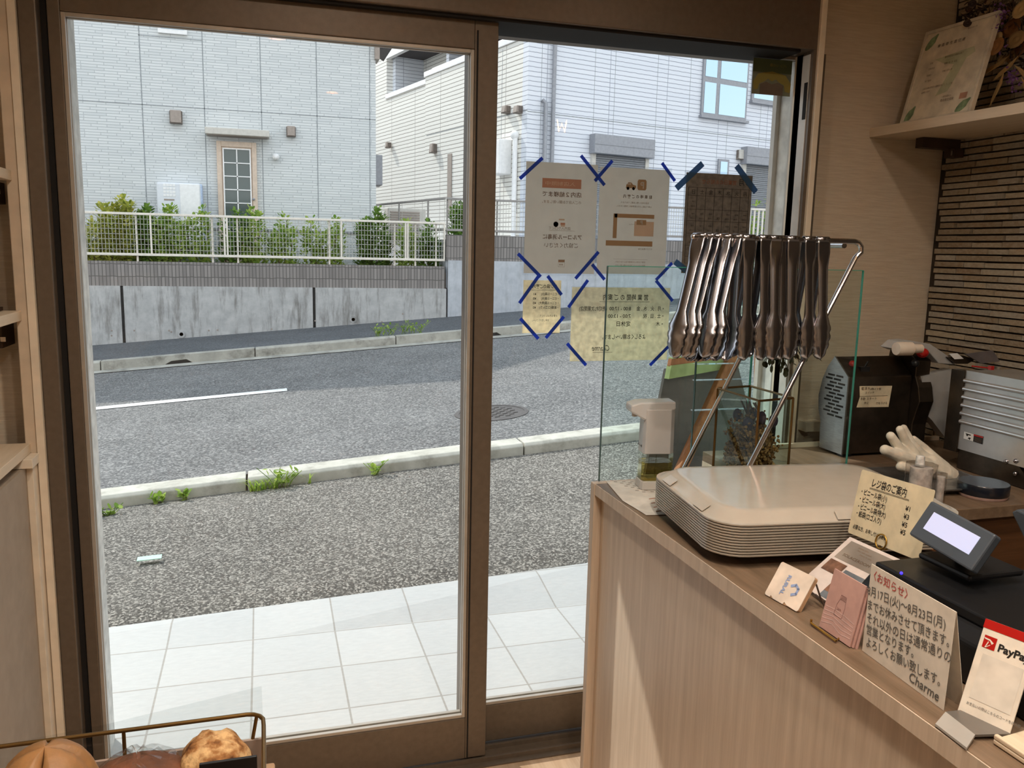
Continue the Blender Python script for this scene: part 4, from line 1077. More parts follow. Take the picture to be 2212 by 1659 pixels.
for k in range(NT_):
    lab = 'glossy taupe upturned serving tray, topmost of the stack of trays' if k == 0 else ('glossy taupe serving tray, lowest in the stack of trays' if k == NT_-1 else 'glossy taupe serving tray, %s from the top of the stack of trays' % ords[k])
    if proto is None:
        o = proto = thing('serving_tray', lab, 'tray', (0, 0, 0), 'serving trays stacked on the counter', local=True)
        build('tray_shell', tray_mesh(), 'tray_taupe', o, smooth=35, solid=.0012)
        for y in (-.085, .085):
            mb = MB(); mb.prism([(-.2515, y-.022, .0055), (-.237, y-.022, .0155), (-.235, y-.022, .0185), (-.2535, y-.022, .0065)], (0, .044, 0)); build('grip_rib', mb, 'tray_taupe', o, bevel=.001)
        mb = MB(); mb.prism([(-.02, -.1815, .0055), (-.02, -.166, .0175), (-.02, -.168, .019), (-.02, -.1835, .0068)], (.05, 0, 0))
        build('grip_rib', mb, 'tray_taupe', o, bevel=.001)
    else: o = dup(proto)
    tag(o, lab); o.location = (TC.x, TC.y, .98-k*.0052); o.rotation_euler = (0, 0, rotz)
zt0 = .98-11*.0052
t = thing('riser_box', 'low dark glassy riser block under the stack of trays', 'riser', (1.05, 1.4, .9))
fr = Fr((TC.x, TC.y, .9005), u, v, (0, 0, 1)); build('block', MB().bx(-.13, .21, -.125, .14, 0, zt0-.902, fr), M('dark_glass_block', (18, 22, 22), .12, spec=.6), t, bevel=.003)

# ---------------------------------------------------------------- tong rack and tongs
YB = 1.575
bl_, br_ = onY(1498, 512, YB), onY(1856, 521, YB)
ZB = (bl_.z+br_.z)/2; XL, XR = bl_.x, br_.x
legB = onY(1622, 1000, YB); slope = (XR+.012-legB.x)/(ZB-legB.z)
xf = lambda z: XR+.012-(ZB-z)*slope
t = thing('tong_rack', 'chrome wire tong rack with two slanted legs behind the trays', 'rack', (1.1, 1.65, .9))
r = .0058
pts = [(XL, YB, ZB), (XR-.012, YB, ZB)]+[(XR-.012+.02*math.sin(a), YB, ZB-.02+.02*math.cos(a)) for a in (R(30), R(65), R(100))]+[(xf(ZB-.035), YB, ZB-.035), (xf(.907), YB, .907)]
mb = MB(); mb.tube(pts, r, 12); mb.ball((XL, YB, ZB), r*1.02, 12, 8); build('hanging_bar', mb, 'chrome', t, smooth=50)
YA = 1.832; lA = onY(1482, 1003, YA); xa = lambda z: lA.x+(z-lA.z)*slope
mb = MB(); mb.tube([(xa(.907), YA, .907), (xa(ZB-.02), YA, ZB-.02), (xa(ZB)-.005, YA-.02, ZB-.008), (XR-.03, YB+.01, ZB-.010)], r, 12); build('rear_leg', mb, 'chrome', t, smooth=50)
mb = MB(); mb.tube([(xf(.907), YB, .907), (xf(.907)+.10, YB+.0, .907), (xa(.907)+.16, YA, .907), (xa(.907), YA, .907)], r, 10); build('base_loop', mb, 'chrome', t, smooth=50)

def tong_arm(L, side, open_, w0):
    """one arm: channelled strip from the bow down to a scalloped cupped head"""
    rows = []; N = 40
    for i in range(N+1):
        f = i/N; s = f*L
        hw = w0/2
        if f < .1: hw = w0/2
        elif f < .22: hw = w0/2+(w0*.41-w0/2)*(f-.1)/.12
        elif f < .62: hw = w0*.41+(w0*.37-w0*.41)*(f-.22)/.4
        elif f < .76: hw = w0*.37+(w0*.70-w0*.37)*math.sin((f-.62)/.14*PI/2)
        else: hw = w0*.70*(1-.55*((f-.76)/.24)**2.2)
        if f > .70: hw *= 1+.17*abs(math.sin((f-.70)/.30*PI*4.0))-.06
        if i == N: hw *= .55
        cup = 0 if f < .1 else (.0035*(f-.1)/.12 if f < .22 else (.0035 if f < .62 else .0035+.004*min(1, (f-.62)/.14)))
        y = side*(.0065+open_*f**1.05-(.35*open_*max(0, (f-.75)/.25)**2))
        row = []
        for k in range(-4, 5):
            q = k/4; row.append((hw*q, y-side*cup*(q*q), -s))
        rows.append(row)
    return MB().grid(rows)
def make_tong(op=.032):
    o = thing('serving_tongs', 'x', 'tongs', (0, 0, 0), 'stainless tongs hanging on the rack', local=True)
    L = .258; w0 = .030
    build('arm', tong_arm(L, -1, op, w0), 'steel', o, smooth=60, solid=.0011)
    build('arm', tong_arm(L, 1, op, w0), 'steel', o, smooth=60, solid=.0011)
    rows = []
    for k in range(13):
        a = PI*k/12; rows.append([(x, -.0065*math.cos(a), .0075*math.sin(a)) for x in (-w0/2, 0, w0/2)])
    build('spring_bow', MB().grid(rows), 'steel', o, smooth=60, solid=.0011)
    return o
tp = make_tong(); tw = make_tong(.048); used = set()
where = [(1616, 0, 0, 'first of the dark right-hand row, beside the bright bundle'), (1652, 3, 0, 'second from the left in the dark right-hand row'), (1674, -4, 0, 'third from the left in the dark right-hand row'), (1692, 2, .004, 'fourth from the left in the dark right-hand row, half hidden'), (1712, -3, 0, 'fifth from the left in the dark right-hand row'),
         (1748, 4, 0, 'second from the right end of the rack bar'), (1777, -2, 0, 'nearest the bent right end of the rack bar'),
         (1512, -57, 0, 'leftmost at the free end of the rack bar'), (1528, -52, 0, 'second from the free left end of the rack bar'), (1545, -58, 0, 'third from the free left end of the rack bar'), (1567, -50, 0, 'broad bright one in the middle of the left bundle'), (1590, -55, 0, 'rightmost of the bright left bundle')]
for px, rz, dy, lab in where:
    pr = tw if rz < -30 else tp; o = pr if pr.name not in used else dup(pr); used.add(pr.name)
    o['label'] = 'stainless scalloped serving tongs, '+lab
    o.location = (onY(px, 515, YB).x, YB+dy, ZB+.0005); o.rotation_euler = (R(-11+random.uniform(-1.5, 1.5)), 0, R(rz)) if rz < -30 else (R(random.uniform(-1.5, 1.5)), R(random.uniform(-1, 1)), R(rz))

# eucalyptus bunch hanging behind the tongs
leafmat('dry_leaf_green', (52, 58, 42), (104, 112, 84), .25)
t = thing('eucalyptus_bunch', 'dark green dried eucalyptus bunch hanging behind the tongs', 'dried plant', (1.16, 1.66, 1.2))
mb = MB(); sm = MB(); c = onY(1690, 770, 1.67)
for i in range(46):
    a = random.uniform(-1, 1); d = Vector((a*.6, random.uniform(-.25, .25), -random.uniform(.3, 1))).normalized(); L = random.uniform(.04, .11)
    b0 = Vector((c.x, 1.67, c.z+.07)); q = b0+d*L; sm.tube([b0, b0+d*L*.6+Vector((0, 0, .005)), q], .0009, 4)
    for k in range(5): leaf(mb, b0+d*L*(.35+.15*k), rv()+d*1.5, (0, 0, 1), random.uniform(.012, .024), random.uniform(.004, .012))
for px, py in ((1652, 787), (1698, 800), (1697, 808)):
    p = onY(px, py, 1.665); mb.lathe([(.007, 0), (0, .001)], fr=Fr(p, (1, 0, .2), (0, .3, 1)), n=10)
sm.tube([(c.x, 1.67, c.z+.07), (XR-.06, 1.62, ZB-.005)], .0018, 5)
build('stem', sm, 'bark', t); build('foliage', mb, 'dry_leaf_green', t, recalc=False)

# ---------------------------------------------------------------- glass terrarium with dried flowers
z = 1.128
q = [onZ(*p, z) for p in ((1551, 839), (1640, 866), (1712, 862), (1621, 834))]
q = [Vector((p.x, p.y, p.z)) for p in q]
q[2] = q[1]+(q[3]-q[0])
cc = (q[0]+q[2])/2
t = thing('glass_terrarium', 'square brass edged glass box holding dried flowers behind the rack', 'terrarium', (cc.x, cc.y, .9))
z0 = .903
lo = [Vector((p.x, p.y, z0)) for p in q]
mb = MB()
for i in range(4):
    mb.tube([q[i], q[(i+1) % 4]], .0028, 4); mb.tube([lo[i], lo[(i+1) % 4]], .0028, 4); mb.tube([lo[i], q[i]], .0036, 4)
build('brass_frame', mb, 'brass', t)
for i in range(4): build('glass_side', MB().poly([lo[i], lo[(i+1) % 4], q[(i+1) % 4], q[i]]), 'clear_glass', t)
build('base_plate', MB().prism([lo[0], lo[1], lo[2], lo[3]], (0, 0, .002)), 'brass', t)
leafmat('dried_brown', (150, 112, 66), (206, 168, 110), .35)
M('dried_violet', (70, 62, 84), .8)
t = thing('dried_flower_filling', 'brown dried gypsophila and violet heads inside the glass box', 'dried flowers', (cc.x, cc.y, z0+.004))
mb = MB(); sm = MB(); vi = MB()
ax, ay = (q[1]-q[0])*.36, (q[3]-q[0])*.36
for i in range(300):
    a, b_ = random.uniform(-1, 1), random.uniform(-1, 1); base = cc+ax*a*.5+ay*b_*.5; base.z = z0+.006
    hh = random.uniform(.06, .205)*(1-.28*max(abs(a), abs(b_))); top = cc+ax*a*1.05+ay*b_*1.05; top.z = z0+hh
    sm.tube([base, top], .0007, 3, caps=False)
    for k in range(10):
        p = base.lerp(top, random.uniform(.35, 1.02))+rv()*.012
        mb.ball(p, random.uniform(.0024, .0046), 5, 4)
for i in range(900):
    p = cc+ax*random.uniform(-1, 1)*.9+ay*random.uniform(-1, 1)*.9; p.z = z0+random.uniform(.006, .13); leaf(mb, p, rv(), (0, 0, 1), .018, .009)
for i in range(7):
    p = cc+ax*random.uniform(-1, 1)*.8+ay*random.uniform(-1, 1)*.8; p.z = z0+random.uniform(.05, .18); vi.ball(p, .011, 8, 6, (1, 1, 1.5))
for i in range(7):
    b0 = cc+ax*random.uniform(-.5, .5); b0.z = z0+.1; sm.tube([b0, b0+Vector((random.uniform(-.02, .02), 0, .06)), b0+Vector((random.uniform(-.035, .035), 0, .105))], [.0035, .003, .002], 5)
build('stem', sm, 'bark', t); build('dried_heads', mb, 'dried_brown', t, recalc=False); build('violet_heads', vi, 'dried_violet', t, smooth=60)

# ================================================================ A-FRAME SIGN OUTSIDE
wood('sign_wood', (150, 92, 58), (190, 128, 86), axis=2, scale=8, rough=.6)
M('chalkboard', (92, 86, 82), .6, vs=6, var=.14)
paper('green_tape', (190, 208, 150), .3)
YS = 2.62
t = thing('a_frame_sign', 'wood framed chalkboard sign with green tape standing outside the glass', 'sign', (1.2, 2.75, -.05))
def S(px, py, y): return onY(px, py, y)
tl, tr_ = S(1440, 792, YS), S(1590, 772, YS+.10)
bl2, br2 = S(1392, 1035, YS-.04), S(1660, 1060, YS+.1)
nrm = (tr_-tl).cross(bl2-tl).normalized()
if nrm.y > 0: nrm = -nrm
mb = MB(); mb.prism([tl+(bl2-tl)*.02, tl+(tr_-tl), br2+(br2-tr_)*2.2, bl2+(bl2-tl)*2.2], -nrm*.012); build('chalkboard', mb, 'chalkboard', t)
def bar(mb, A, B, w, d): mb.tube([A, B], w, 4)
mb = MB(); dn = nrm*.014; up = (tl-bl2).normalized()*.03
mb.prism([tl, tr_, tr_+up, tl+up], nrm*.02); build('top_rail', mb, 'sign_wood', t, bevel=.002)
mb = MB(); mb.prism([tl+up*.2, tr_+up*.2, tr_-up*1.1, tl-up*1.4], nrm*.0225); build('green_tape', mb, 'green_tape', t)
mb = MB(); mb.prism([tl+up, tr_+up, tr_+up*1.12, tl+up*1.12], nrm*.023); build('green_tape', mb, 'green_tape', t)
A1, B1 = S(1594, 738, YS+.06), S(1462, 1030, YS-.14)
d = (B1-A1); B1 = A1+d*1.55; w_ = Vector((.036, .0, .012))
mb = MB(); mb.prism([A1-w_*.2, A1+w_, B1+w_, B1-w_*.2], (0, .03, 0)); build('slanted_leg', mb, 'sign_wood', t, bevel=.003)
A1, B1 = S(1640, 700, YS+.14), S(1655, 1060, YS+.1)
mb = MB(); mb.prism([A1, A1+Vector((.045, 0, 0)), B1+Vector((.045, 0, -1)), B1+Vector((0, 0, -1))], (0, .03, 0)); build('rear_leg', mb, 'sign_wood', t, bevel=.003)

# ================================================================ BREAD SLICER
t = thing('bread_slicer', 'stainless bread slicing machine on the worktop under the stone wall', 'slicer', (1.75, 1.9, .9))
XS0, YF = 1.563, 1.94
prof = [(YF, .908), (YF, 1.131), (2.004, 1.182), (2.03, 1.15), (2.05, 1.11), (2.062, 1.06), (2.058, 1.02), (2.044, .985), (2.04, .908)]
hs = build('housing', MB().prism([(XS0+.003, y, z) for y, z in prof], (.215, 0, 0)), 'dark_steel', t, bevel=.003)
sp = build('side_plate', MB().prism([(XS0-.001, y, z) for y, z in prof], (.004, 0, 0)), 'brushed_steel', t)
mb = MB(); fr = Fr((XS0-.0012, 0, 0), (0, -1, 0), (0, 0, 1))
for r_ in range(12):
    for k in range(2):
        y = 1.966+k*.036+(.018 if r_ % 3 == 1 else (-.001 if r_ % 3 == 2 else 0.009)); z = 1.128-r_*.0105
        mb.bx(-y-.0145, -y+.0145, z-.0026, z+.0026, 0, .0008, fr)
build('vent_slot', mb, 'gasket', sp)
M('red_plastic', (176, 24, 20), .25, spec=.6, var=.04); M('ivory_plastic', (220, 206, 190), .45, var=.03)
def topz(y): return 1.131+(y-YF)*(1.182-1.131)/(2.004-YF)
lp = build('indicator_lamp', MB().ball((1.60, 1.975, topz(1.975)+.004), .010, 12, 8), 'red_plastic', t, smooth=60)
mb = MB(); mb.bx(1.615, 1.645, 1.955, 1.972, 1.143, 1.156); mb.tube([(1.632, 1.962, 1.155), (1.640, 1.958, 1.172)], .003, 6); build('toggle_switch', mb, 'black_plastic', t)
A = onY(1857, 834, YF-.002); B = onY(1922, 879, YF-.002)
nt = build('instruction_label', MB().add([(A.x, YF-.0015, A.z), (A.x+.004, YF-.0015, (A.z+B.z)/2), (A.x-.004, YF-.0015, B.z+.002), (B.x-.004, YF-.0015, B.z), (B.x+.002, YF-.0015, A.z-.002)], [(0, 1, 2, 3, 4)]), M('cream_note', (222, 208, 178), .7), t)
mb = MB(); f2 = Fr((A.x, YF-.0018, B.z), (1, 0, 0), (0, 0, 1))
hh = A.z-B.z
for s, a, b_, sz in (('電源 Push...', .006, .82, .010), ('ガイド側', .042, .80, .008), ('スイッチ', .02, .64, .008), ('手動 スタート', .006, .36, .009), ('休止', .02, .18, .008), ('刃を下げる', .06, .14, .008)): mb.text(s, sz, f2, a, hh*b_, 'LEFT', -.0003 if f2.n.y > 0 else .0003)
mb.rect(f2, .004, .098, hh*.52, hh*.535, -.0003 if f2.n.y > 0 else .0003)
build('lettering', mb, 'ink_brown', nt)
build('foot', MB().bx(1.57, 1.6, 1.945, 1.97, .9, .908), 'black_plastic', t); build('foot', MB().bx(1.74, 1.77, 1.945, 1.97, .9, .908), 'black_plastic', t)
# second plate, knobs, arm
prof2 = [(1.925, .905), (1.925, .99), (1.915, 1.03), (1.905, 1.06), (1.915, 1.10), (1.93, 1.13), (1.93, 1.175), (1.98, 1.205), (2.04, 1.2), (2.06, 1.06), (2.04, .905)]
build('blade_plate', MB().prism([(1.782, y, z) for y, z in prof2], (.05, 0, 0)), 'dark_steel', t, bevel=.002)
build('blade_guard', MB().prism([(1.80, 1.922, 1.13), (1.83, 1.922, 1.135), (1.90, 1.922, 1.15), (1.90, 1.922, .95), (1.85, 1.922, 1.0), (1.80, 1.922, 1.04)], (0, .03, 0)), 'arm_grey', t)
P = [onY(*q, 1.91) for q in ((1925, 752), (1942, 737), (1962, 735), (2010, 743), (2062, 778), (2062, 788), (2028, 785), (2008, 762), (1962, 752), (1940, 758))]
build('carriage_arm', MB().prism(P, (0, .045, 0)), 'arm_grey', t, bevel=.002)
a = onY(1934, 753, 1.89); mb = MB(); mb.lathe([(.0, 0), (.017, .001), (.019, .006), (.019, .05), (.013, .056), (.012, .085)], fr=Fr((a.x-.003, 1.885, a.z), (0, 1, 0), (0, 0, 1)), n=18); build('roller_handle', mb, 'ivory_plastic', t, smooth=40)
c = onY(1996, 763, 1.9); mb = MB(); mb.ball((c.x, 1.905, c.z), .014, 14, 10, (1.3, 1, 1)); build('red_button', mb, 'red_plastic', t, smooth=60)
c = onY(1977, 785, 1.9); mb = MB(); mb.ball((c.x, 1.9, c.z), .011, 14, 10); build('black_knob', mb, 'black_plastic', t, smooth=60)
P = [onY(*q, 1.9) for q in ((2048, 772), (2080, 768), (2108, 776), (2090, 786), (2065, 786))]
mb = MB(); mb.prism(P, (0, .03, 0)); build('arm_block', mb, 'dark_steel', t)
mb = MB(); P = [onY(*q, 1.88) for q in ((2085, 765), (2145, 757), (2160, 781), (2120, 785))]; mb.prism(P, (0, .006, 0)); build('bread_clamp', mb, M('smoke_plastic', (104, 98, 100), .3), t)
c = onY(2056, 768, 1.895); mb = MB(); mb.prism([onY(*q, 1.895) for q in ((2050, 764), (2068, 763), (2082, 775), (2062, 776))], (0, .001, 0)); build('warning_sticker', mb, 'white_trim', t)
c = onX(2140, 797, 1.81); mb = MB(); mb.tube([(1.81, c.y+.06, 1.182), (1.81, c.y, 1.185)], .002, 6); mb.bx(1.805, 1.815, c.y-.006, c.y+.004, 1.181, 1.191); build('red_pin', mb, 'red_plastic', t)
# ribbed carriage
XR_ = 1.80
p0 = onX(2087, 800, XR_); p1 = onX(2230, 826, XR_)
ya, yb, zt_ = p0.y, 1.40, p0.z
mb = MB(); prof = [(XR_, .972)]
zs = [zt_-.028-.0222*i for i in range(6)]
prof = [(XR_+.0, .955)]
for z in sorted(zs):
    for k in range(7):
        a = PI*k/6; prof.append((XR_-.007*math.sin(a), z-.0062*math.cos(a)))
prof += [(XR_, zt_), (XR_+.16, zt_), (XR_+.16, .955)]
mb.prism([(x, ya, z) for x, z in prof], (0, yb-ya, 0)); cg = build('ribbed_carriage', mb, M('satin_aluminium', (206, 206, 206), .3, .75, var=.03), t)
mb = MB(); mb.bx(XR_-.004, XR_+.02, ya, ya+.045, .945, zt_-.002); build('corner_post', mb, 'dark_steel', t)
P = [(XR_+.02, ya, .955), (XR_+.02, ya-.19, .955), (XR_+.02, ya-.245, .902), (XR_+.02, ya, .902)]
build('lower_guard', MB().prism([(XR_+.004, y, z) for _, y, z in P], (.012, 0, 0)), 'dark_steel', t)
build('carriage_foot', MB().bx(XR_+.02, XR_+.17, yb, ya, .902, .955), 'brushed_steel', t)
mb = MB()
for px, py in ((2174, 997), (2195, 996), (2194, 1023)):
    c = onX(px, py, XR_+.0); mb.ball((XR_-.001, c.y, c.z), .006, 10, 8)
build('bolt', mb, 'steel', t, smooth=60)
A = onX(2083, 932, XR_-.001); B = onX(2122, 960, XR_-.001)
ym = (A.y+B.y)/2-.001
st = build('warning_label', MB().poly([(XR_-.0012, A.y, A.z), (XR_-.0012, ym, A.z-.001), (XR_-.0012, ym, B.z+.001), (XR_-.0012, A.y, B.z+.002)]), 'white_trim', t)
f3 = Fr((XR_-.0014, A.y, B.z), (0, -1, 0), (0, 0, 1))
hh = A.z-B.z; ww = A.y-ym
mb = MB(); mb.poly([f3(ww*a, hh*b_, .0002) for a, b_ in ((.15, .85), (.75, .8), (.7, .68), (.45, .68), (.4, .52), (.3, .52), (.25, .7))]); mb.poly([f3(ww*(.62+.2*math.cos(k*.7)*(1 if k % 2 else .5)), hh*(.3+.2*math.sin(k*.7)*(1 if k % 2 else .5)), .0002) for k in range(9)]); build('pictogram', mb, 'ink_black', st)
st = build('warning_label', MB().poly([(XR_-.0012, ym, A.z-.001), (XR_-.0012, B.y, A.z-.002), (XR_-.0012, B.y, B.z), (XR_-.0012, ym, B.z+.001)]), 'black_plastic', t)
mb = MB(); mb.rect(f3, ww*1.0, ww*1.95, hh*.78, hh*.99, .0003); build('red_band', mb, 'red_plastic', st)
mb = MB()
for i in range(5): mb.rect(f3, ww*1.1, ww*1.85, hh*(.14+.12*i), hh*(.17+.12*i), .0003)
build('warning_text_line', mb, 'ink_pale_brown', st)

# ---------------------------------------------------------------- glove, pan, puck, clear jars
M('cotton', (232, 222, 204), .85, bump=.15, bs=400)
YG = 1.70
t = thing('work_glove', 'white cotton work glove lying before the bread slicer', 'glove', onY(1985, 1030, YG))
def limb(mb, pts, rs, yo):
    P = [onY(px, py, YG+o) for (px, py), o in zip(pts, yo)]
    mb.tube(P, rs, 10); mb.ball(P[0], rs[0]); mb.ball(P[-1], rs[-1])
    for p, r_ in zip(P[1:-1], rs[1:-1]): mb.ball(p, r_, 10, 8)
mb = MB()
limb(mb, [(1944, 928), (1958, 958), (1978, 985), (2005, 1015)], [0.0102, 0.0122, 0.0141, 0.0256], [.0, 0, .0, 0])
limb(mb, [(1952, 925), (1967, 955), (1988, 980), (2012, 1005)], [0.0096, 0.0115, 0.0134, 0.0230], [.012, .01, .005, 0])
limb(mb, [(1924, 942), (1942, 968), (1968, 992), (2000, 1016)], [0.0115, 0.0134, 0.0154, 0.0256], [-.008, -.006, -.004, 0])
limb(mb, [(1912, 972), (1940, 984), (1968, 994), (2005, 1010)], [0.0134, 0.0154, 0.0160, 0.0256], [-.022, -.022, -.018, -.01])
limb(mb, [(1974, 948), (1996, 968), (2018, 990), (2036, 1010)], [0.0083, 0.0115, 0.0141, 0.0192], [.022, .018, .01, 0])
limb(mb, [(1945, 1008), (1970, 1014), (2000, 1020)], [0.0115, 0.0141, 0.0192], [-.03, -.028, -.015])
limb(mb, [(2005, 1008), (2030, 1020), (2055, 1034), (2068, 1040)], [0.0333, 0.0320, 0.0269, 0.0256], [0, 0, 0, 0])
g = build('glove_body', mb, 'cotton', t, smooth=80)
d = g.modifiers.new('remesh', 'REMESH'); d.mode = 'VOXEL'; d.voxel_size = .0022; d.use_smooth_shade = True
d = g.modifiers.new('smooth', 'SMOOTH'); d.iterations = 4
t = thing('baking_pan', 'shallow steel pan under the white glove', 'pan', onZ(2030, 1045, .9))
c = Vector((1.55, 1.66, .901)); fr = Fr(c, (.96, -.1, 0), (.1, .96, 0))
mb = MB(); ls = [rrect(.02, .01, .008, .004), rrect(.155, .085, .03, .004), rrect(.17, .10, .04, .016), rrect(.178, .108, .045, .017), rrect(.178, .108, .045, .014), rrect(.172, .102, .04, .012), rrect(.155, .085, .03, .0), rrect(.02, .01, .008, 0)]
n = len(ls[0]); vs = [fr(*q) for l in ls for q in l]; fs = [tuple(range(n)), tuple(range(7*n, 8*n))[::-1]]
for i in range(7):
    for k in range(n): fs.append((i*n+k, i*n+(k+1) % n, (i+1)*n+(k+1) % n, (i+1)*n+k))
mb.add(vs, fs); build('pan_body', mb, 'brushed_steel', t, smooth=40)
c = onZ(2120, 1070, .9)
t = thing('black_puck', 'round black puck shaped case on the worktop edge', 'case', (c.x, 1.54, .9))
build('rim', MB().lathe([(.053, .9005), (.055, .906), (.054, .909)], (c.x, 1.54, 0), 32), M('pinkish_rubber', (170, 140, 130), .6), t, smooth=40)
build('body', MB().lathe([(.055, .908), (.0565, .911), (.0565, .932), (.055, .9345), (0, .935)], (c.x, 1.54, 0), 40), M('midnight_plastic', (26, 30, 40), .25, spec=.6), t, smooth=40)
glass('cup_plastic', (240, 236, 234), 1.0, 1.5)
M('cup_frost', (232, 226, 222), .3, spec=.6, var=.2, vs=60)
c = onZ(1986, 1095, .9); c = Vector((1.415, 1.475, .9))
for (px, rr, z1, lab, yy) in ((1988, .033, 1.003, 'wide clear ribbed plastic cup stack behind the bag-price card', 1.475), (2032, .0125, .985, 'thin clear plastic tube beside the ribbed cup stack', 1.468)):
    x = onY(px, 1040, yy).x; zt2 = onY(px, 1002 if rr > .02 else 1022, yy).z
    t = thing('clear_cup_stack', lab, 'plastic cups', (x, yy, .9), 'clear plastic ware on the worktop')
    mb = MB(); pr = []
    n = 40; vs = []; fs = []
    for zz in (.902, zt2):
        for k in range(n):
            a = 2*PI*k/n; r2 = rr*(1+.035*math.sin(a*10)); vs.append((x+r2*math.cos(a), yy+r2*math.sin(a), zz))
    for k in range(n): fs.append((k, (k+1) % n, n+(k+1) % n, n+k))
    build('cup_wall', MB().add(vs, fs+[tuple(range(n, 2*n))]), 'cup_plastic', t, smooth=50)
    build('inner_stack', MB().lathe([(rr*.72, .902), (rr*.72, zt2-.008), (0, zt2-.008)], (x, yy, 0), 20), 'cup_frost', t, smooth=50)
    if rr > .02: build('knob', MB().lathe([(.010, zt2), (.009, zt2+.018), (0, zt2+.019)], (x-.006, yy, 0), 16), 'cup_frost', t, smooth=50)

# ================================================================ PAPERS AND DEVICES ON THE COUNTER
paper('cream_card', (222, 208, 176), .05); paper('white_card', (226, 216, 202), .05); paper('blush_card', (198, 158, 148), .05); paper('flyer_paper', (208, 196, 190), .05)
M('ink_red', (190, 70, 66), .8); M('ink_blue', (150, 166, 204), .8)
def lean(bl, br, tl, tilt, z=.9, P0=None):
    """frame of a sheet whose foot runs bl-br at height z and which leans back by tilt degrees"""
    A, B = (onZ(*bl, z), onZ(*br, z)) if P0 is None else (onX(*bl, P0), onX(*br, P0))
    u = (B-A); u.normalize()
    nh = Vector((-1, 0, 0)) if abs(u.y) > abs(u.x)*.2 else Vector((0, -1, 0))
    nh = (nh-u*nh.dot(u)); nh.normalize()
    up = nh.cross(u); up = -up if up.z < 0 else up
    v = up*math.cos(R(tilt))-nh*math.sin(R(tilt))
    n = u.cross(v)
    T = on(*tl, A, n)
    return Fr(A, u, v), (B-A).length, (T-A).dot(v), (T-A).dot(u)
# closing notice
fr, w, h, sk = lean((1862, 1405), (2038, 1535), (1874, 1213), 1, .9005)
t = thing('closing_notice', 'white folded card with handwritten holiday dates standing on the counter', 'notice', fr(w/2, 0))
build('card_front', MB().bx(0, w, 0, h, -.0006, 0, fr), 'white_card', t)
bk = MB(); bk.prism([fr(0, h, -.0006), fr(w, h, -.0006), fr(w, .0, -.03), fr(0, 0, -.03)], fr.n*-.0006); build('card_back', bk, 'white_card', t)
mb = MB(); gq = Fr(fr(w*.022, 0), fr.u*math.cos(R(6.5))+fr.v*math.sin(R(6.5)), fr.v)
L = [('8月17日(火)～8月23日(月)', .125, .03, .345, .84), ('までお休みさせて頂きます。', .125, .03, .50, .80), ('それ以外の日は通常通りの', .125, .03, .645, .85), ('営業となります。', .125, .03, .775, .82), ('よろしくお願い致します。', .125, .03, .915, .80)]
for s, sz, a, y, sx in L: mb.text(s, sz*h, gq, a*w, h*(1-y), 'LEFT', .0006, sx*.98, 0, .004)
mb.text('Charme', .14*h, fr, w*.60, h*.05, 'LEFT', .0006, .92, .1, .008); build('lettering', mb, 'ink_grey', t)
mb = MB(); mb.text('〈お知らせ〉', .115*h, fr, w*.0, h*.855, 'LEFT', .0006, .95, 0, .004); build('red_lettering', mb, 'ink_red', t)
print('closing', w, h, sk)
# pink booklets
fr, w, h, sk = lean((1768, 1352), (1834, 1398), (1810, 1232), 12, .902)
fr = Fr(fr.o, fr.u, fr.v+fr.u*(sk/h)*.6); print('pink', w, h, sk)
t = thing('pink_booklet', 'dusty pink booklet standing on the counter beside the white card', 'booklet', fr(w/2, 0))
for k in range(3):
    build('booklet_page' if k else 'cover', MB().bx(.0+.004*k, w+.003*k, 0, h-.003*k, -.003-.004*k, -.0008-.004*k, fr), 'blush_card', t, bevel=.0003)
M('print_mauve', (138, 100, 96), .8); M('print_light_pink', (214, 178, 170), .7)
mb = MB(); jar = [(.35, .50), (.33, .32), (.58, .32), (.60, .50), (.58, .60), (.40, .60)]
mb.strip([(w*a, h*b_) for a, b_ in jar+jar[:1]], .0006, fr, -.0004); 
for k in range(5): mb.strip([(w*(.42+.03*k), h*.61), (w*(.45+.03*k), h*.66)], .0007, fr, -.0004)
mb.strip([(w*.4, h*.6), (w*.41, h*.67), (w*.57, h*.67), (w*.58, h*.6)], .0006, fr, -.0004); mb.text('Jam', .07*h, fr, w*.38, h*.42, 'LEFT', -.0004)
build('jar_drawing', mb, 'print_mauve', t)
mb = MB()
for k in range(5): mb.strip([(w*(.04+.0*k), h*(.10+.07*k)), (w*.35, h*(.16+.06*k)), (w*.65, h*(.09+.075*k)), (w*.95, h*(.12+.06*k))], .0016, fr, -.0005)
build('stroke_pattern', mb, 'print_light_pink', t)
t = thing('brass_easel', 'thin brass wire easel lying under the pink booklet', 'easel', onZ(1780, 1362, .9))
A, B = onZ(1752, 1346, .904), onZ(1806, 1385, .904)
mb = MB(); mb.tube([A+Vector((0, 0, .006)), A, B, B+Vector((.015, .01, 0)), A+Vector((.05, .015, 0)), A+Vector((.06, .02, .06))], .0018, 8); build('wire', mb, 'gold_wire', t, smooth=60)
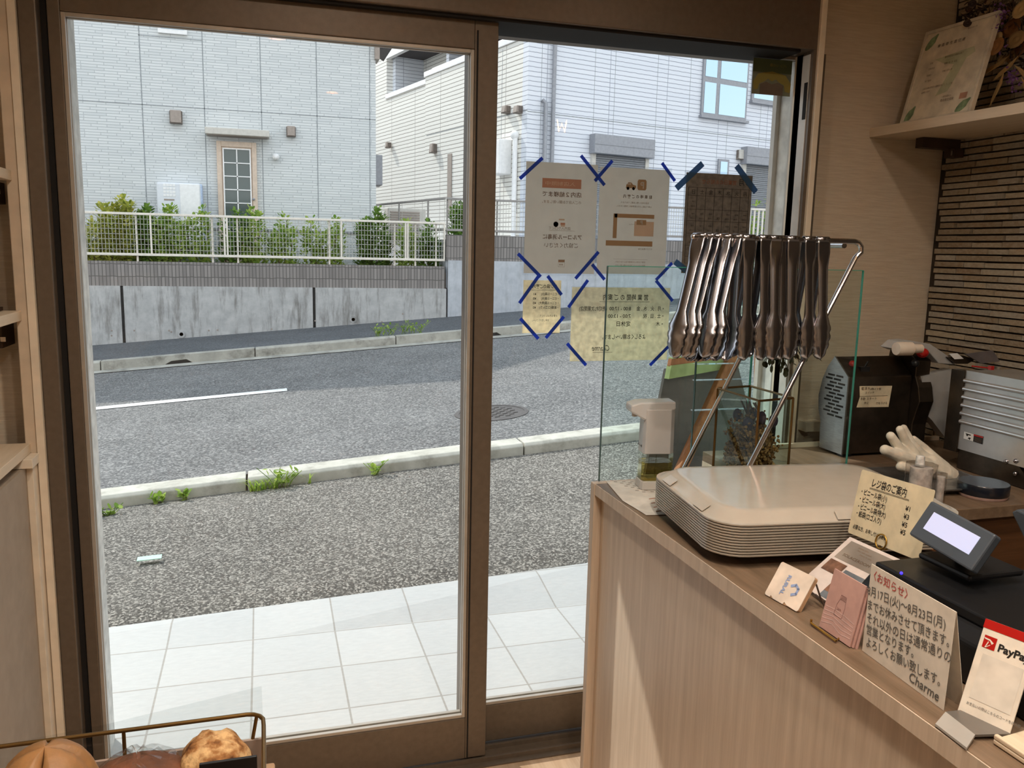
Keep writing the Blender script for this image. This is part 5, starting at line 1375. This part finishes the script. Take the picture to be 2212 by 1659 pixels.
# stamp card stack
fr, w, h, sk = lean((1651, 1283), (1722, 1322), (1692, 1214), 32, .902); print('card', w, h, sk)
fr = Fr(fr.o, fr.u, fr.v+fr.u*(sk/h)*.5)
t = thing('shop_card_pile', 'small pile of white rounded cards with blue print and burnt edge', 'cards', fr(w/2, 0))
def rcard(fr, w, h, c, th, notch=False):
    P = []
    for cx, cy, a0 in ((w-.004, h-.004, 0), (.004, h-.004, 90), (.004, .004, 180), (w-.004, .004, 270)):
        for k in range(5): P.append((cx+.004*math.cos(R(a0+22.5*k)), cy+.004*math.sin(R(a0+22.5*k))))
        if a0 == 180 and notch: P += [(w*.16, 0), (w*.18, h*.06), (w*.26, h*.0), (w*.56, -h*.005), (w*.58, h*.07), (w*.66, h*.02)]
    return MB().prism([fr(a, b_, c) for a, b_ in P], fr.n*th)
build('top_card', rcard(fr, w, h, 0, -.0012, True), M('burnt_white', (226, 210, 194), .6), t)
for k in range(3): build('card', rcard(fr, w, h, -.0018-.0024*k, -.0018), M('card_edge_tan', (196, 156, 120), .7) if k == 0 else 'card_edge_tan', t)
g = Fr(fr(w*.36, h*.80), -fr.v, fr.u)
mb = MB(); mb.text('RURAL', .155*h, g, 0.002, 0, 'LEFT', .0006, 1.2, 0, .04)
hx = [(math.cos(R(60*k+30)), math.sin(R(60*k+30))) for k in range(6)]; cxy = (w*.66, h*.46)
for k in range(4):
    a, b_ = hx[(k+4) % 6], hx[(k+5) % 6]; mb.strip([(cxy[0]+a[0]*h*.14, cxy[1]+a[1]*h*.14), (cxy[0]+b_[0]*h*.14, cxy[1]+b_[1]*h*.14)], .0045, fr, .0007)
build('blue_print', mb, 'ink_blue', t)
# flyer
fr, w, h, sk = lean((1722, 1262), (1880, 1352), (1786, 1137), 55, .903); print('flyer', w, h, sk)
fr = Fr(fr.o, fr.u, fr.v+fr.u*(sk/h)*.6)
t = thing('photo_flyer', 'glossy flyer of small photographs leaning behind the cards', 'flyer', fr(w/2, 0))
build('sheet', MB().bx(0, w, 0, h, -.0006, 0, fr), 'flyer_paper', t)
M('photo_grey', (142, 132, 122), .35, vs=8, var=.2); M('photo_bluegrey', (116, 122, 128), .35, vs=14, var=.3); M('photo_brown', (112, 82, 66), .35, vs=40, var=.5); M('photo_dark', (52, 52, 58), .35, vs=20, var=.4)
for nm, mt, a0, a1, b0, b1 in (('header_photo', 'photo_grey', .06, .62, .62, .95), ('room_photo', 'photo_brown', .05, .28, .38, .58), ('portrait_photo', 'photo_bluegrey', .30, .56, .02, .52), ('desk_photo', 'photo_bluegrey', .66, .88, .34, .60), ('dark_photo', 'photo_dark', .88, .99, .55, .88), ('craft_photo', 'photo_brown', .30, .44, .12, .36), ('person_photo', 'photo_dark', .62, .74, .34, .42)):
    mb = MB(); mb.rect(fr, w*a0, w*a1, h*b0, h*b1, .0004 if 'craft' not in nm and 'person' not in nm else .0007); build(nm, mb, mt, t)
mb = MB(); mb.text('SOLACEROOM', .062*h, fr, w*.12, h*.69, 'LEFT', .0007, 1.15); build('heading', mb, 'ink_brown', t)
mb = MB()
for k, (a, s) in enumerate(((.28, 'beauty & relax'), (.22, 'hair  nail  eyelash'), (.2, 'private salon'))): mb.text(s, .035*h, fr, w*a, h*(.80+.045*k), 'LEFT', .0007)
build('small_lettering', mb, 'ink_pale_brown', t)
# bag price card and its ring clip
Xn = 1.0
fr, w, h, sk = lean((1831, 1150), (1985, 1212), (1870, 1016), 12, P0=Xn); print('bag', w, h, sk)
fr = Fr(fr.o, fr.u, fr.v+fr.u*(sk/h)*.7)
t = thing('bag_price_card', 'cream handwritten bag price card held up in a gold ring clip', 'notice', fr(w/2, 0))
build('card', rcard(fr, w, h, 0, -.0008), 'cream_card', t)
mb = MB()
for s, sz, a, y, sx in (('レジ袋のご案内', .145, .18, .205, .78), ('・ビニール袋(小)', .10, .05, .36, .82), ('・ビニール袋(大)', .10, .05, .475, .82), ('・ビニール袋(特大)', .10, .05, .59, .78), ('・紙袋(ロゴ入り)', .10, .05, .70, .80), ('必要な方、お申し付け下さい。', .075, .06, .90, .80)):
    mb.text(s, sz*h, fr, a*w, h*(1-y), 'LEFT', .0006, sx*.92, 0, .01)
for s, y in (('¥1', .36), ('¥3', .475), ('¥5', .59), ('¥5', .70)): mb.text(s, .10*h, fr, .70*w, h*(1-y)-.004, 'LEFT', .0006, 1, 0, .01)
mb.rect(fr, w*.17, w*.72, h*.765, h*.77, .0006); mb.rect(fr, w*.17, w*.72, h*.75, h*.755, .0006); build('lettering', mb, 'ink_black', t)
p = on(1903, 1170, fr(0, 0, .004), fr.n)
t = thing('ring_clip_stand', 'gold ring clip on a thin wire holding the bag price card', 'card stand', (p.x, p.y, .9))
f2 = Fr(p, fr.u, fr.v); rr = .0125
for c_ in (0, -.008):
    mb = MB(); mb.tube([f2(rr*math.cos(2*PI*k/24), rr*math.sin(2*PI*k/24), c_) for k in range(24)], .0014, 8, closed=True); build('ring', mb, 'gold_wire', t, smooth=60)
mb = MB(); e = f2(0, -rr, -.004); mb.tube([e, Vector((e.x+.002, e.y, .905))], .0012, 6); build('wire_stem', mb, 'gold_wire', t)
build('foot', MB().lathe([(.016, .9005), (.016, .906), (.004, .908)], (e.x+.002, e.y, 0), 16), 'gold_wire', t, smooth=40)
# receipt printer and customer display
t = thing('receipt_printer', 'black receipt printer box behind the holiday card', 'printer', (1.05, .88, .9))
mb = MB(); mb.prism([(.885, 1.03, .902), (.885, 1.03, .958), (.905, 1.03, .978), (1.12, 1.03, .99), (1.12, 1.03, .902)], (0, -.40, 0)); build('body', mb, 'black_plastic', t, bevel=.004)
A = onZ(1878, 1222, .99)
mb = MB(); mb.bx(.905, 1.1, .72, 1.025, .978, .994); build('lid', mb, 'black_plastic', t, bevel=.003)
emit('led_blue', (40, 30, 255), 4)
c = onX(1947, 1238, .884); mb = MB(); mb.ball((c.x, c.y, c.z), .0022, 8, 6); build('status_light', mb, 'led_blue', t)
Xd = .95
P = [onX(*q, Xd) for q in ((1960, 1150), (2097, 1234), (2012, 1080))]
fr, w, h, sk = lean((1962, 1153), (2097, 1234), (2012, 1081), 30, P0=Xd); print('disp', w, h, sk)
t = thing('customer_display', 'tilted grey customer display with a pale lit screen', 'display', (fr(w/2, 0).x, fr(w/2, 0).y, 1.0))
build('panel', MB().bx(0, w, 0, h, -.016, 0, fr), 'slate_plastic', t, bevel=.003)
emit('screen_lavender', (176, 182, 214), .42)
build('screen', MB().bx(w*.14, w*.86, h*.30, h*.78, 0, .0006, fr), 'screen_lavender', t)
mb = MB(); b0 = fr(w*.5, h*.4, -.016); mb.tube([b0, Vector((b0.x+.02, b0.y, 1.02)), Vector((b0.x+.02, b0.y, 1.004))], .012, 10); build('neck', mb, 'black_plastic', t, smooth=50)
mb = MB(); mb.bx(.96, 1.06, b0.y-.05, b0.y+.05, 1.0045, 1.014); build('base', mb, 'black_plastic', t, bevel=.004)
# register body behind
t = thing('cash_register', 'black cash register terminal at the right edge of the picture', 'register', (1.15, .72, .9))
mb = MB(); mb.bx(1.125, 1.235, .5, .84, .901, 1.02); build('body', mb, 'black_plastic', t, bevel=.006)
mb = MB(); mb.prism([onX(*q, 1.16) for q in ((2184, 1106), (2196, 1100), (2300, 1152), (2300, 1330), (2290, 1330))], (.02, 0, 0)); build('monitor', mb, 'slate_plastic', t, bevel=.003)
mb = MB(); mb.tube([(1.15, .75, 1.02), (1.155, .75, 1.06)], .015, 10); build('stand', mb, 'black_plastic', t)
# payment code stand
fr, w, h, sk = lean((2066, 1540), (2176, 1592), (2136, 1338), 22, .903); print('pay', w, h, sk)
fr = Fr(fr.o, fr.u, fr.v+fr.u*(sk/h)*.6); w = w*1.02
t = thing('payment_stand', 'white mobile payment card with red top band near the right edge', 'payment sign', fr(w/2, 0))
build('card', MB().bx(0, w, 0, h, -.003, 0, fr), 'white_card', t, bevel=.001)
mb = MB(); mb.rect(fr, 0, w, h*.91, h, .0005); build('red_band', mb, 'red_plastic', t)
mb = MB(); mb.rect(fr, w*.08, w*.32, h*.72, h*.845, .0005); lg = build('logo_tile', mb, 'red_plastic', t)
mb = MB(); mb.poly([fr(w*a, h*b_, .0009) for a, b_ in ((.08, .82), (.2, .815), (.28, .79), (.25, .77), (.2, .80), (.1, .805))]); mb.poly([fr(w*a, h*b_, .0009) for a, b_ in ((.17, .79), (.19, .79), (.16, .735), (.22, .765), (.23, .76), (.16, .725), (.135, .725))]); build('logo_mark', mb, 'white_card', lg)
mb = MB(); mb.text('PayPay', .105*h, fr, w*.37, h*.735, 'LEFT', .0006, 1.05, 0, .03); build('lettering', mb, 'ink_black', t)
mb = MB(); mb.text('お支払いの際はこちらのコードを読み取ってください', .034*h, fr, w*.12, h*.13, 'LEFT', .0006, .85); build('small_lettering', mb, 'ink_grey', t)
mb = MB(); mb.rect(fr, w*.14, w*.92, h*.2, h*.66, .0004); build('code_field', mb, M('code_cream', (218, 210, 198), .6), t)
fx_ = Vector(fr.o)
t = thing('acrylic_foot', 'grey angled metal stand in front of the payment card', 'stand', onZ(2090, 1570, .9))
P = [onZ(*q, .905) for q in ((2042, 1542), (2106, 1592), (2182, 1590), (2098, 1536))]
build('plate', MB().prism(P, (0, 0, .003)), M('stand_grey', (116, 110, 104), .35, .3, var=.05), t)
P2 = [onZ(*q, .907) for q in ((2042, 1542), (2106, 1592), (2089, 1611), (2021, 1559))]
for p in (P2[2], P2[3]): p.z = .9015
build('front_lip', MB().prism(P2, (0, 0, .003)), M('stand_silver', (190, 186, 180), .35, .4, var=.03), t)
P = [onZ(*q, .901) for q in ((2144, 1606), (2212, 1652), (2300, 1650), (2215, 1585))]
t = thing('coin_tray', 'pale wooden tray edge at the lower right corner', 'tray', P[0])
build('base', MB().prism(P, (0, 0, .006)), 'pale_shelf', t, bevel=.0015)
mb = MB(); d = (P[1]-P[0]).normalized(); n_ = Vector((-d.y, d.x, 0)); n_ = n_ if n_.x > 0 else -n_
mb.prism([P[0]+Vector((0, 0, .006)), P[1]+Vector((0, 0, .006)), P[1]+n_*.006+Vector((0, 0, .006)), P[0]+n_*.006+Vector((0, 0, .006))], (0, 0, .006)); build('rim', mb, 'pale_shelf', t, bevel=.0015)
t = thing('shop_card_holder', 'dark wire card holder between the white cards and pink booklet', 'card holder', onZ(1765, 1300, .9))
mb = MB(); A, B = onZ(1752, 1278, .905), onZ(1778, 1300, .905)
for k in range(3): mb.tube([A+Vector((0, -.012*k, 0)), B+Vector((0, -.012*k, 0)), B+Vector((.03, -.012*k, .0))], .0014, 6)
mb.tube([onZ(1763, 1262, .935), onZ(1772, 1290, .918), onZ(1782, 1312, .904)], .0016, 6); build('wire', mb, 'plate_brown', t)

# ================================================================ SHELVES, CERTIFICATE, DRIED FLOWERS
t = thing('wall_shelf', 'pale wooden wall shelf carrying the framed certificate', 'shelf', (1.9, 1.6, 1.82))
a = onY(1878, 297, 2.199)
fe = onZ(2212, 243.8, a.z); fe = a+(fe-a)*1.6; fe.z = a.z
build('board', MB().prism([a, (2.045, 2.198, a.z), (2.045, fe.y, a.z), fe], (0, 0, .027)), 'pale_shelf', t, bevel=.001)
build('bracket', MB().bx(1.90, 2.045, 2.12, 2.15, a.z-.03, a.z-.001), 'plate_brown', t); build('bracket', MB().bx(2.0, 2.035, 2.10, 2.14, a.z-.055, a.z-.03), 'plate_brown', t)
build('bracket_screw', MB().bx(1.998, 2.0, 2.105, 2.112, a.z-.05, a.z-.035), 'steel', t)
zs = a.z+.0275
A, B = onZ(1940, 271, zs), onZ(2092, 244, zs)
fr, w, h, sk = lean((1942, 270), (2094, 243), (2012, 66), 14, zs); print('cert', w, h, sk)
t = thing('framed_certificate', 'white framed certificate with green leaf corners leaning on the shelf', 'certificate', fr(w/2, 0))
build('certificate_sheet', MB().bx(.006, w-.006, .006, h-.006, -.008, -.004, fr), M('certificate_paper', (216, 204, 182), .45), t)
mb = MB(); b_ = .009
mb.bx(0, b_, 0, h, -.014, 0, fr); mb.bx(w-b_, w, 0, h, -.014, 0, fr); mb.bx(b_, w-b_, 0, b_, -.014, 0, fr); mb.bx(b_, w-b_, h-b_, h, -.014, 0, fr); build('frame', mb, M('frame_white', (206, 194, 174), .5), t, bevel=.001)
M('leaf_print', (128, 148, 112), .8, vs=60, var=.25); M('pale_leaf_print', (186, 186, 154), .8)
for x, y, a in ((.13, .87, 50), (.11, .1, 60), (.86, .1, 40)):
    mb = MB(); P = []
    for k in range(14):
        q = 2*PI*k/14; P.append((.055*w*2.0*math.cos(q), .05*w*(1 if math.cos(q) < .5 else .6)*math.sin(q)))
    ca, sa = math.cos(R(a)), math.sin(R(a)); mb.poly([fr(w*x+p*ca-q*sa, h*y+p*sa+q*ca, -.0036) for p, q in P]); build('leaf_print', mb, 'leaf_print', t)
mb = MB(); P = [(.42, .25), (.5, .42), (.56, .56), (.4, .6), (.26, .66), (.5, .68), (.78, .70), (.82, .64), (.72, .6), (.66, .45), (.58, .28)]
mb.poly([fr(w*a, h*b2, -.0037) for a, b2 in P]); build('pale_leaf_print', mb, 'pale_leaf_print', t)
mb = MB(); mb.text('食 品 衛 生 責 任 者', .04*h, fr, w*.24, h*.79, 'LEFT', -.003, 1.02); build('heading', mb, 'ink_brown', t)
mb = MB()
for s, a, y, sz in (('第 21-0815 号', .62, .9, .018), ('氏名', .2, .62, .02), ('生年月日', .2, .56, .02), ('受講日', .2, .49, .02), ('修了番号', .2, .43, .02), ('養成講習会の課程を修了', .40, .65, .02), ('昭和  年  月  日生', .42, .58, .02), ('令和 3 年 8 月', .42, .50, .02), ('上記の者は所定の課程を修了したことを', .2, .35, .02), ('証明します', .2, .31, .02), ('一般社団法人', .52, .22, .02), ('食品衛生協会', .52, .18, .026)):
    mb.text(s, sz*h*1.2, fr, w*a, h*y, 'LEFT', -.003, .9)
build('small_lettering', mb, 'ink_pale_brown', t)
mb = MB(); mb.rect(fr, w*.78, w*.88, h*.17, h*.23, -.0034); build('seal', mb, M('seal_red', (176, 132, 108), .8), t)
# dried flower swag
leafmat('dried_tan_leaf', (146, 114, 72), (200, 168, 116), .25); leafmat('dried_rust_leaf', (108, 70, 38), (164, 114, 62), .2); leafmat('violet_petal', (104, 70, 130), (158, 114, 176), .25); leafmat('dark_sprig', (44, 32, 30), (74, 56, 46), .15)
t = thing('dried_flower_swag', 'hanging swag of brown leaves and violet dried flowers above the shelf', 'dried flowers', (1.93, 1.62, 1.95))
YD = 1.62
def Q(px, py, o=0): return onX(px, py, 1.90+o)
big = MB(); rust = MB(); vio = MB(); spr = MB(); stm = MB()
def roundleaf(mb, px, py, r_, o=0, tilt=(0, 0)):
    c = Q(px, py, o); mb.lathe([(r_, .0), (r_*.7, .003), (r_*.35, .0015), (0, .004)], fr=Fr(c, (.1+tilt[0], -1, .1), (.25, .05+tilt[1], 1)), n=16)
for px, py, r_, o in ((2150, 90, .026, -.02), (2125, 60, .02, 0), (2170, 30, .02, .02), (2195, 85, .024, .0), (2190, 120, .022, .03), (2205, 20, .024, -.01), (2110, 48, .014, .02), (2165, 130, .014, .02)): roundleaf(big, px, py, r_, o, (random.uniform(-.3, .3), random.uniform(-.3, .3)))
for px, py, r_, o in ((2152, 100, .024, -.03), (2185, 60, .026, .01), (2208, 100, .024, .02), (2140, 78, .014, .01)): roundleaf(rust, px, py, r_, o, (random.uniform(-.3, .3), random.uniform(-.3, .3)))
for (px, py), (dx, dy), L, wd in (((2180, 120), (-50, 35), .10, .014), ((2170, 150), (-22, 55), .10, .012), ((2200, 120), (-30, 30), .09, .014), ((2205, 165), (10, 30), .07, .01), ((2190, 140), (20, 20), .08, .012)):
    a = Q(px, py); leaf(big, a, Q(px+dx, py+dy)-a, (1, 0, 0), L, wd)
for cx, cy, n in ((2162, 28, 60), (2150, 62, 24), (2185, 165, 40), (2195, 180, 24), (2168, 88, 14)):
    for k in range(n):
        c = Q(cx+random.gauss(0, 9), cy+random.gauss(0, 9), random.uniform(-.03, .02)); leaf(vio, c, rv(), (0, 0, 1), random.uniform(.006, .012), .008)
for k in range(240):
    px = random.uniform(2080, 2212); py = random.uniform(0, 60+(px-2080)*.75); c = Q(px, py, random.uniform(.0, .06)); leaf(spr, c, Vector((0, -.4, -.5))+rv(), (1, 0, 0), random.uniform(.015, .035), random.uniform(.004, .009))
for k in range(26):
    a = Q(random.uniform(2140, 2260), random.uniform(-60, -10), .03); b2 = Q(random.uniform(2090, 2212), random.uniform(20, 170), .02); stm.tube([a, a.lerp(b2, .5)+rv()*.01, b2], .0011, 4)
for k in range(14):
    c = Q(2108+random.gauss(0, 3), 45+k*2.2); leaf(spr, c, (0, random.uniform(-.5, .5), -1), (1, 0, 0), .012, .006)
stm.tube([Q(2230, -60, .03), (2.0, 1.6, 2.40), (2.044, 1.6, 2.42)], .002, 5)
for px, py in ((2090, 50), (2100, 8)): roundleaf(spr, px, py, .011, -.03, (.8, 0))
build('tan_foliage', big, 'dried_tan_leaf', t, recalc=False); build('rust_foliage', rust, 'dried_rust_leaf', t, recalc=False); build('violet_blossom', vio, 'violet_petal', t, recalc=False); build('dark_foliage', spr, 'dark_sprig', t, recalc=False); build('stem', stm, 'bark', t)

# left wall shelves and cabinet
for i, (z1, lab) in enumerate(((1.608, 'pale wooden shelf at upper left above eye level'), (1.303, 'pale wooden shelf at middle left'), (1.0, 'pale wooden shelf at lower left just above the cabinet'))):
    t = thing('wall_shelf', lab, 'shelf', (-.7, 1.2, z1-.022), 'left wall shelves')
    build('board', MB().bx(-.85, -.519, -.4, 2.098, z1-.022, z1), 'pale_shelf', t, bevel=.001)
    if i < 2:
        p = onY(0, (395, 705)[i], 2.198); q_ = onY((13, 33)[i], (442, 742)[i], 2.198)
        br = build('bracket', MB().bx(-.68, q_.x, 2.099, 2.198, q_.z, z1-.0225), 'plate_brown', t, bevel=.001)
        c = onY((0, 12)[i], (415, 734)[i], 2.097); build('bracket_screw', MB().bx(c.x-.01, c.x-.0, 2.096, 2.099, c.z-.004, c.z+.006), 'ivory_plastic', br)
t = thing('box', 'dark flat box lying on the middle left shelf', 'box', (-.7, 1.9, 1.303))
build('body', MB().bx(-.8, -.553, 1.85, 2.09, 1.304, 1.312), 'plate_brown', t)
t = thing('low_cabinet', 'cream low cabinet with a white corner trim under the left shelves', 'cabinet', (-.7, 1.4, 0))
build('body', MB().bx(-.846, -.522, .2, 2.085, 0, .955), M('cabinet_beige', (160, 144, 126), .8, var=.04), t)
build('corner_trim', MB().bx(-.522, -.508, 2.055, 2.094, 0, .955), 'casing_edge', t, bevel=.001)
build('trim_cap', MB().bx(-.56, -.502, 2.03, 2.094, .956, .977), 'casing_edge', t, bevel=.001)

# ================================================================ BREAD TRAY IN FRONT
YT = 1.0
zr_ = onY(268, 1578, YT).z; xr = onY(556, 1540, YT).x
wood('table_wood', (150, 118, 88), (180, 148, 116), axis=0, rough=.5)
t = thing('display_table', 'wooden display table under the bread tray', 'table', (-.3, .75, 0))
build('table_top', MB().bx(-.5, .0, .35, 1.03, .775, .80), 'table_wood', t, bevel=.003)
for x in (-.47, -.04):
    for y in (.39, .99): build('leg', MB().bx(x, x+.04, y-.02, y+.02, 0, .775), 'table_wood', t)
t = thing('wire_bread_tray', 'gold wire railed bread tray in the lower left corner', 'tray', (-.25, .8, .80))
build('tray_base', MB().bx(-.49, -.012, .45, 1.0, .8005, .812), 'dark_walnut', t, bevel=.002)
zb_ = onY(545, 1598, YT).z
mb = MB(); xe = -.012
pts = [(-.49, YT, zr_), (xe-.02, YT, zr_)]+[(xe-.02+.02*math.sin(R(a)), YT-.02+.02*math.cos(R(a)), zr_) for a in (25, 50, 75)]+[(xe, YT-.03, zr_), (xe, .46, zr_)]
mb.tube(pts, .0026, 10); build('top_rail', mb, 'brass', t, smooth=60)
for x, y in ((onY(268, 1600, YT).x, YT), (-.34, YT), (xe, .9), (xe, .6)):
    mb = MB(); mb.tube([(x, y, zr_), (x, y, .812)], .0022, 8); build('rail_post', mb, 'brass', t, smooth=60)
mb = MB(); p = onY(555, 1546, YT); mb.tube([(xe-.008, YT-.004, zr_), (xe-.022, YT-.004, .812)], .0022, 8); build('rail_post', mb, 'brass', t, smooth=60)
zs_ = onY(570, 1585, YT).z
build('back_strip', MB().bx(-.49, xe-.002, YT-.008, YT-.004, .812, zs_-.002), M('taupe_board', (150, 132, 120), .5), t)
M('crust', (146, 106, 66), .55, vs=14, var=.3, bump=.25, bs=90); t = NT('crumb'); v = t.pos(obj=True); t.color(t.ramp(t.noise(v, 38, 4), [(.38, (84, 52, 30)), (.5, (150, 104, 62)), (.62, (206, 170, 122))])); t.bump(t.noise(v, 60, 4), .7, .006); t.set(.8, 0, .2); M('cocoa', (128, 80, 56), .6, vs=20, var=.25)
c = onY(102, 1690, .86); top = onY(105, 1612, .86).z
t = thing('bread_bun', 'round golden bun with a scored cross in the bread tray', 'bread', (c.x, .86, .813))
hh = (top-.812); rows = []
mb = MB()
vs = []; n, m_ = 32, 14; rad = .052
for i in range(m_+1):
    th = PI*i/m_
    for k in range(n):
        p = 2*PI*k/n; r2 = rad*math.sin(th)**.8; z = .812+hh/2-hh/2*math.cos(th)
        gr = 1-.16*math.exp(-((math.sin(2*p))/.18)**2)*max(0, -math.cos(th))
        vs.append((c.x+r2*math.cos(p), .86+r2*math.sin(p), .812+(z-.812)*gr))
mb.add(vs, [(i*n+k, i*n+(k+1) % n, (i+1)*n+(k+1) % n, (i+1)*n+k) for i in range(m_) for k in range(n)]); build('loaf', mb, 'crust', t, smooth=80)
t = thing('crusty_bread', 'rough torn crusty loaf at the right end of the bread tray', 'bread', (-.05, .92, .813))
c = onY(462, 1640, .93); top = onY(462, 1596, .93).z; mb = MB(); vs = []; rs = random.Random(5)
for i in range(13):
    th = PI*i/12
    for k in range(24):
        p = 2*PI*k/24; j = 1+.05*math.sin(5*p+i)+rs.uniform(-.025, .025); vs.append((c.x+.042*math.sin(th)**.7*math.cos(p)*j, .93+.05*math.sin(th)**.7*math.sin(p)*j, .8125+(top-.812)/2*(1-math.cos(th))*(1 if i in (0, 12) else 1+(j-1)*.3)))
mb.add(vs, [(i*24+k, i*24+(k+1) % 24, (i+1)*24+(k+1) % 24, (i+1)*24+k) for i in range(12) for k in range(24)]); build('loaf', mb, 'crumb', t, smooth=80)
t = thing('wrapped_bread', 'brown bread in crinkled clear wrap between bun and crusty loaf', 'bread', (-.13, .9, .813))
c = onY(300, 1650, .93); z2 = onY(300, 1632, .93).z
mb = MB(); mb.ball((c.x, .92, .814+(z2-.814)/2), .06, 24, 12, (1.05, .9, (z2-.814)/.12)); build('loaf', mb, 'cocoa', t, smooth=80)
mb = MB(); vs = []; rs = random.Random(9); n = 26
for i in range(11):
    th = PI*(.02+.46*i/10)
    for k in range(n):
        p = 2*PI*k/n; j = 1.06+rs.uniform(-.05, .07); vs.append((c.x+.067*math.sin(th)*math.cos(p)*j, .92+.058*math.sin(th)*math.sin(p)*j, .816+(z2-.812)*1.06*math.cos(th)*(1+rs.uniform(-.06, .06))))
mb.add(vs, [(i*n+k, i*n+(k+1) % n, (i+1)*n+(k+1) % n, (i+1)*n+k) for i in range(10) for k in range(n)]); build('plastic_wrap', mb, 'clear_acrylic', t)
p0, p1 = onY(430, 1652, .885), onY(555, 1634, .885)
t = thing('price_plate', 'small dark price plate before the crusty loaf', 'plate', ((p0.x+p1.x)/2, .885, .812))
mb = MB(); mb.prism([p0, p1, Vector((p1.x, .885, .8135)), Vector((p0.x, .885, .8135))], (0, .004, 0)); build('plate', mb, 'black_plastic', t, bevel=.001)
t = thing('sneeze_guard', 'thin clear plastic cover behind the bread tray rail', 'cover', (-.25, 1.012, .8))
A = onY(0, 1600, 1.012); B = onY(565, 1482, 1.012)
build('sheet', MB().poly([(-.49, 1.012, .80), (xe, 1.012, .80), (B.x, 1.012, B.z), (onY(228, 1565, 1.012).x, 1.012, onY(228, 1565, 1.012).z), (-.49, 1.012, A.z-.02)]), 'clear_acrylic', t)
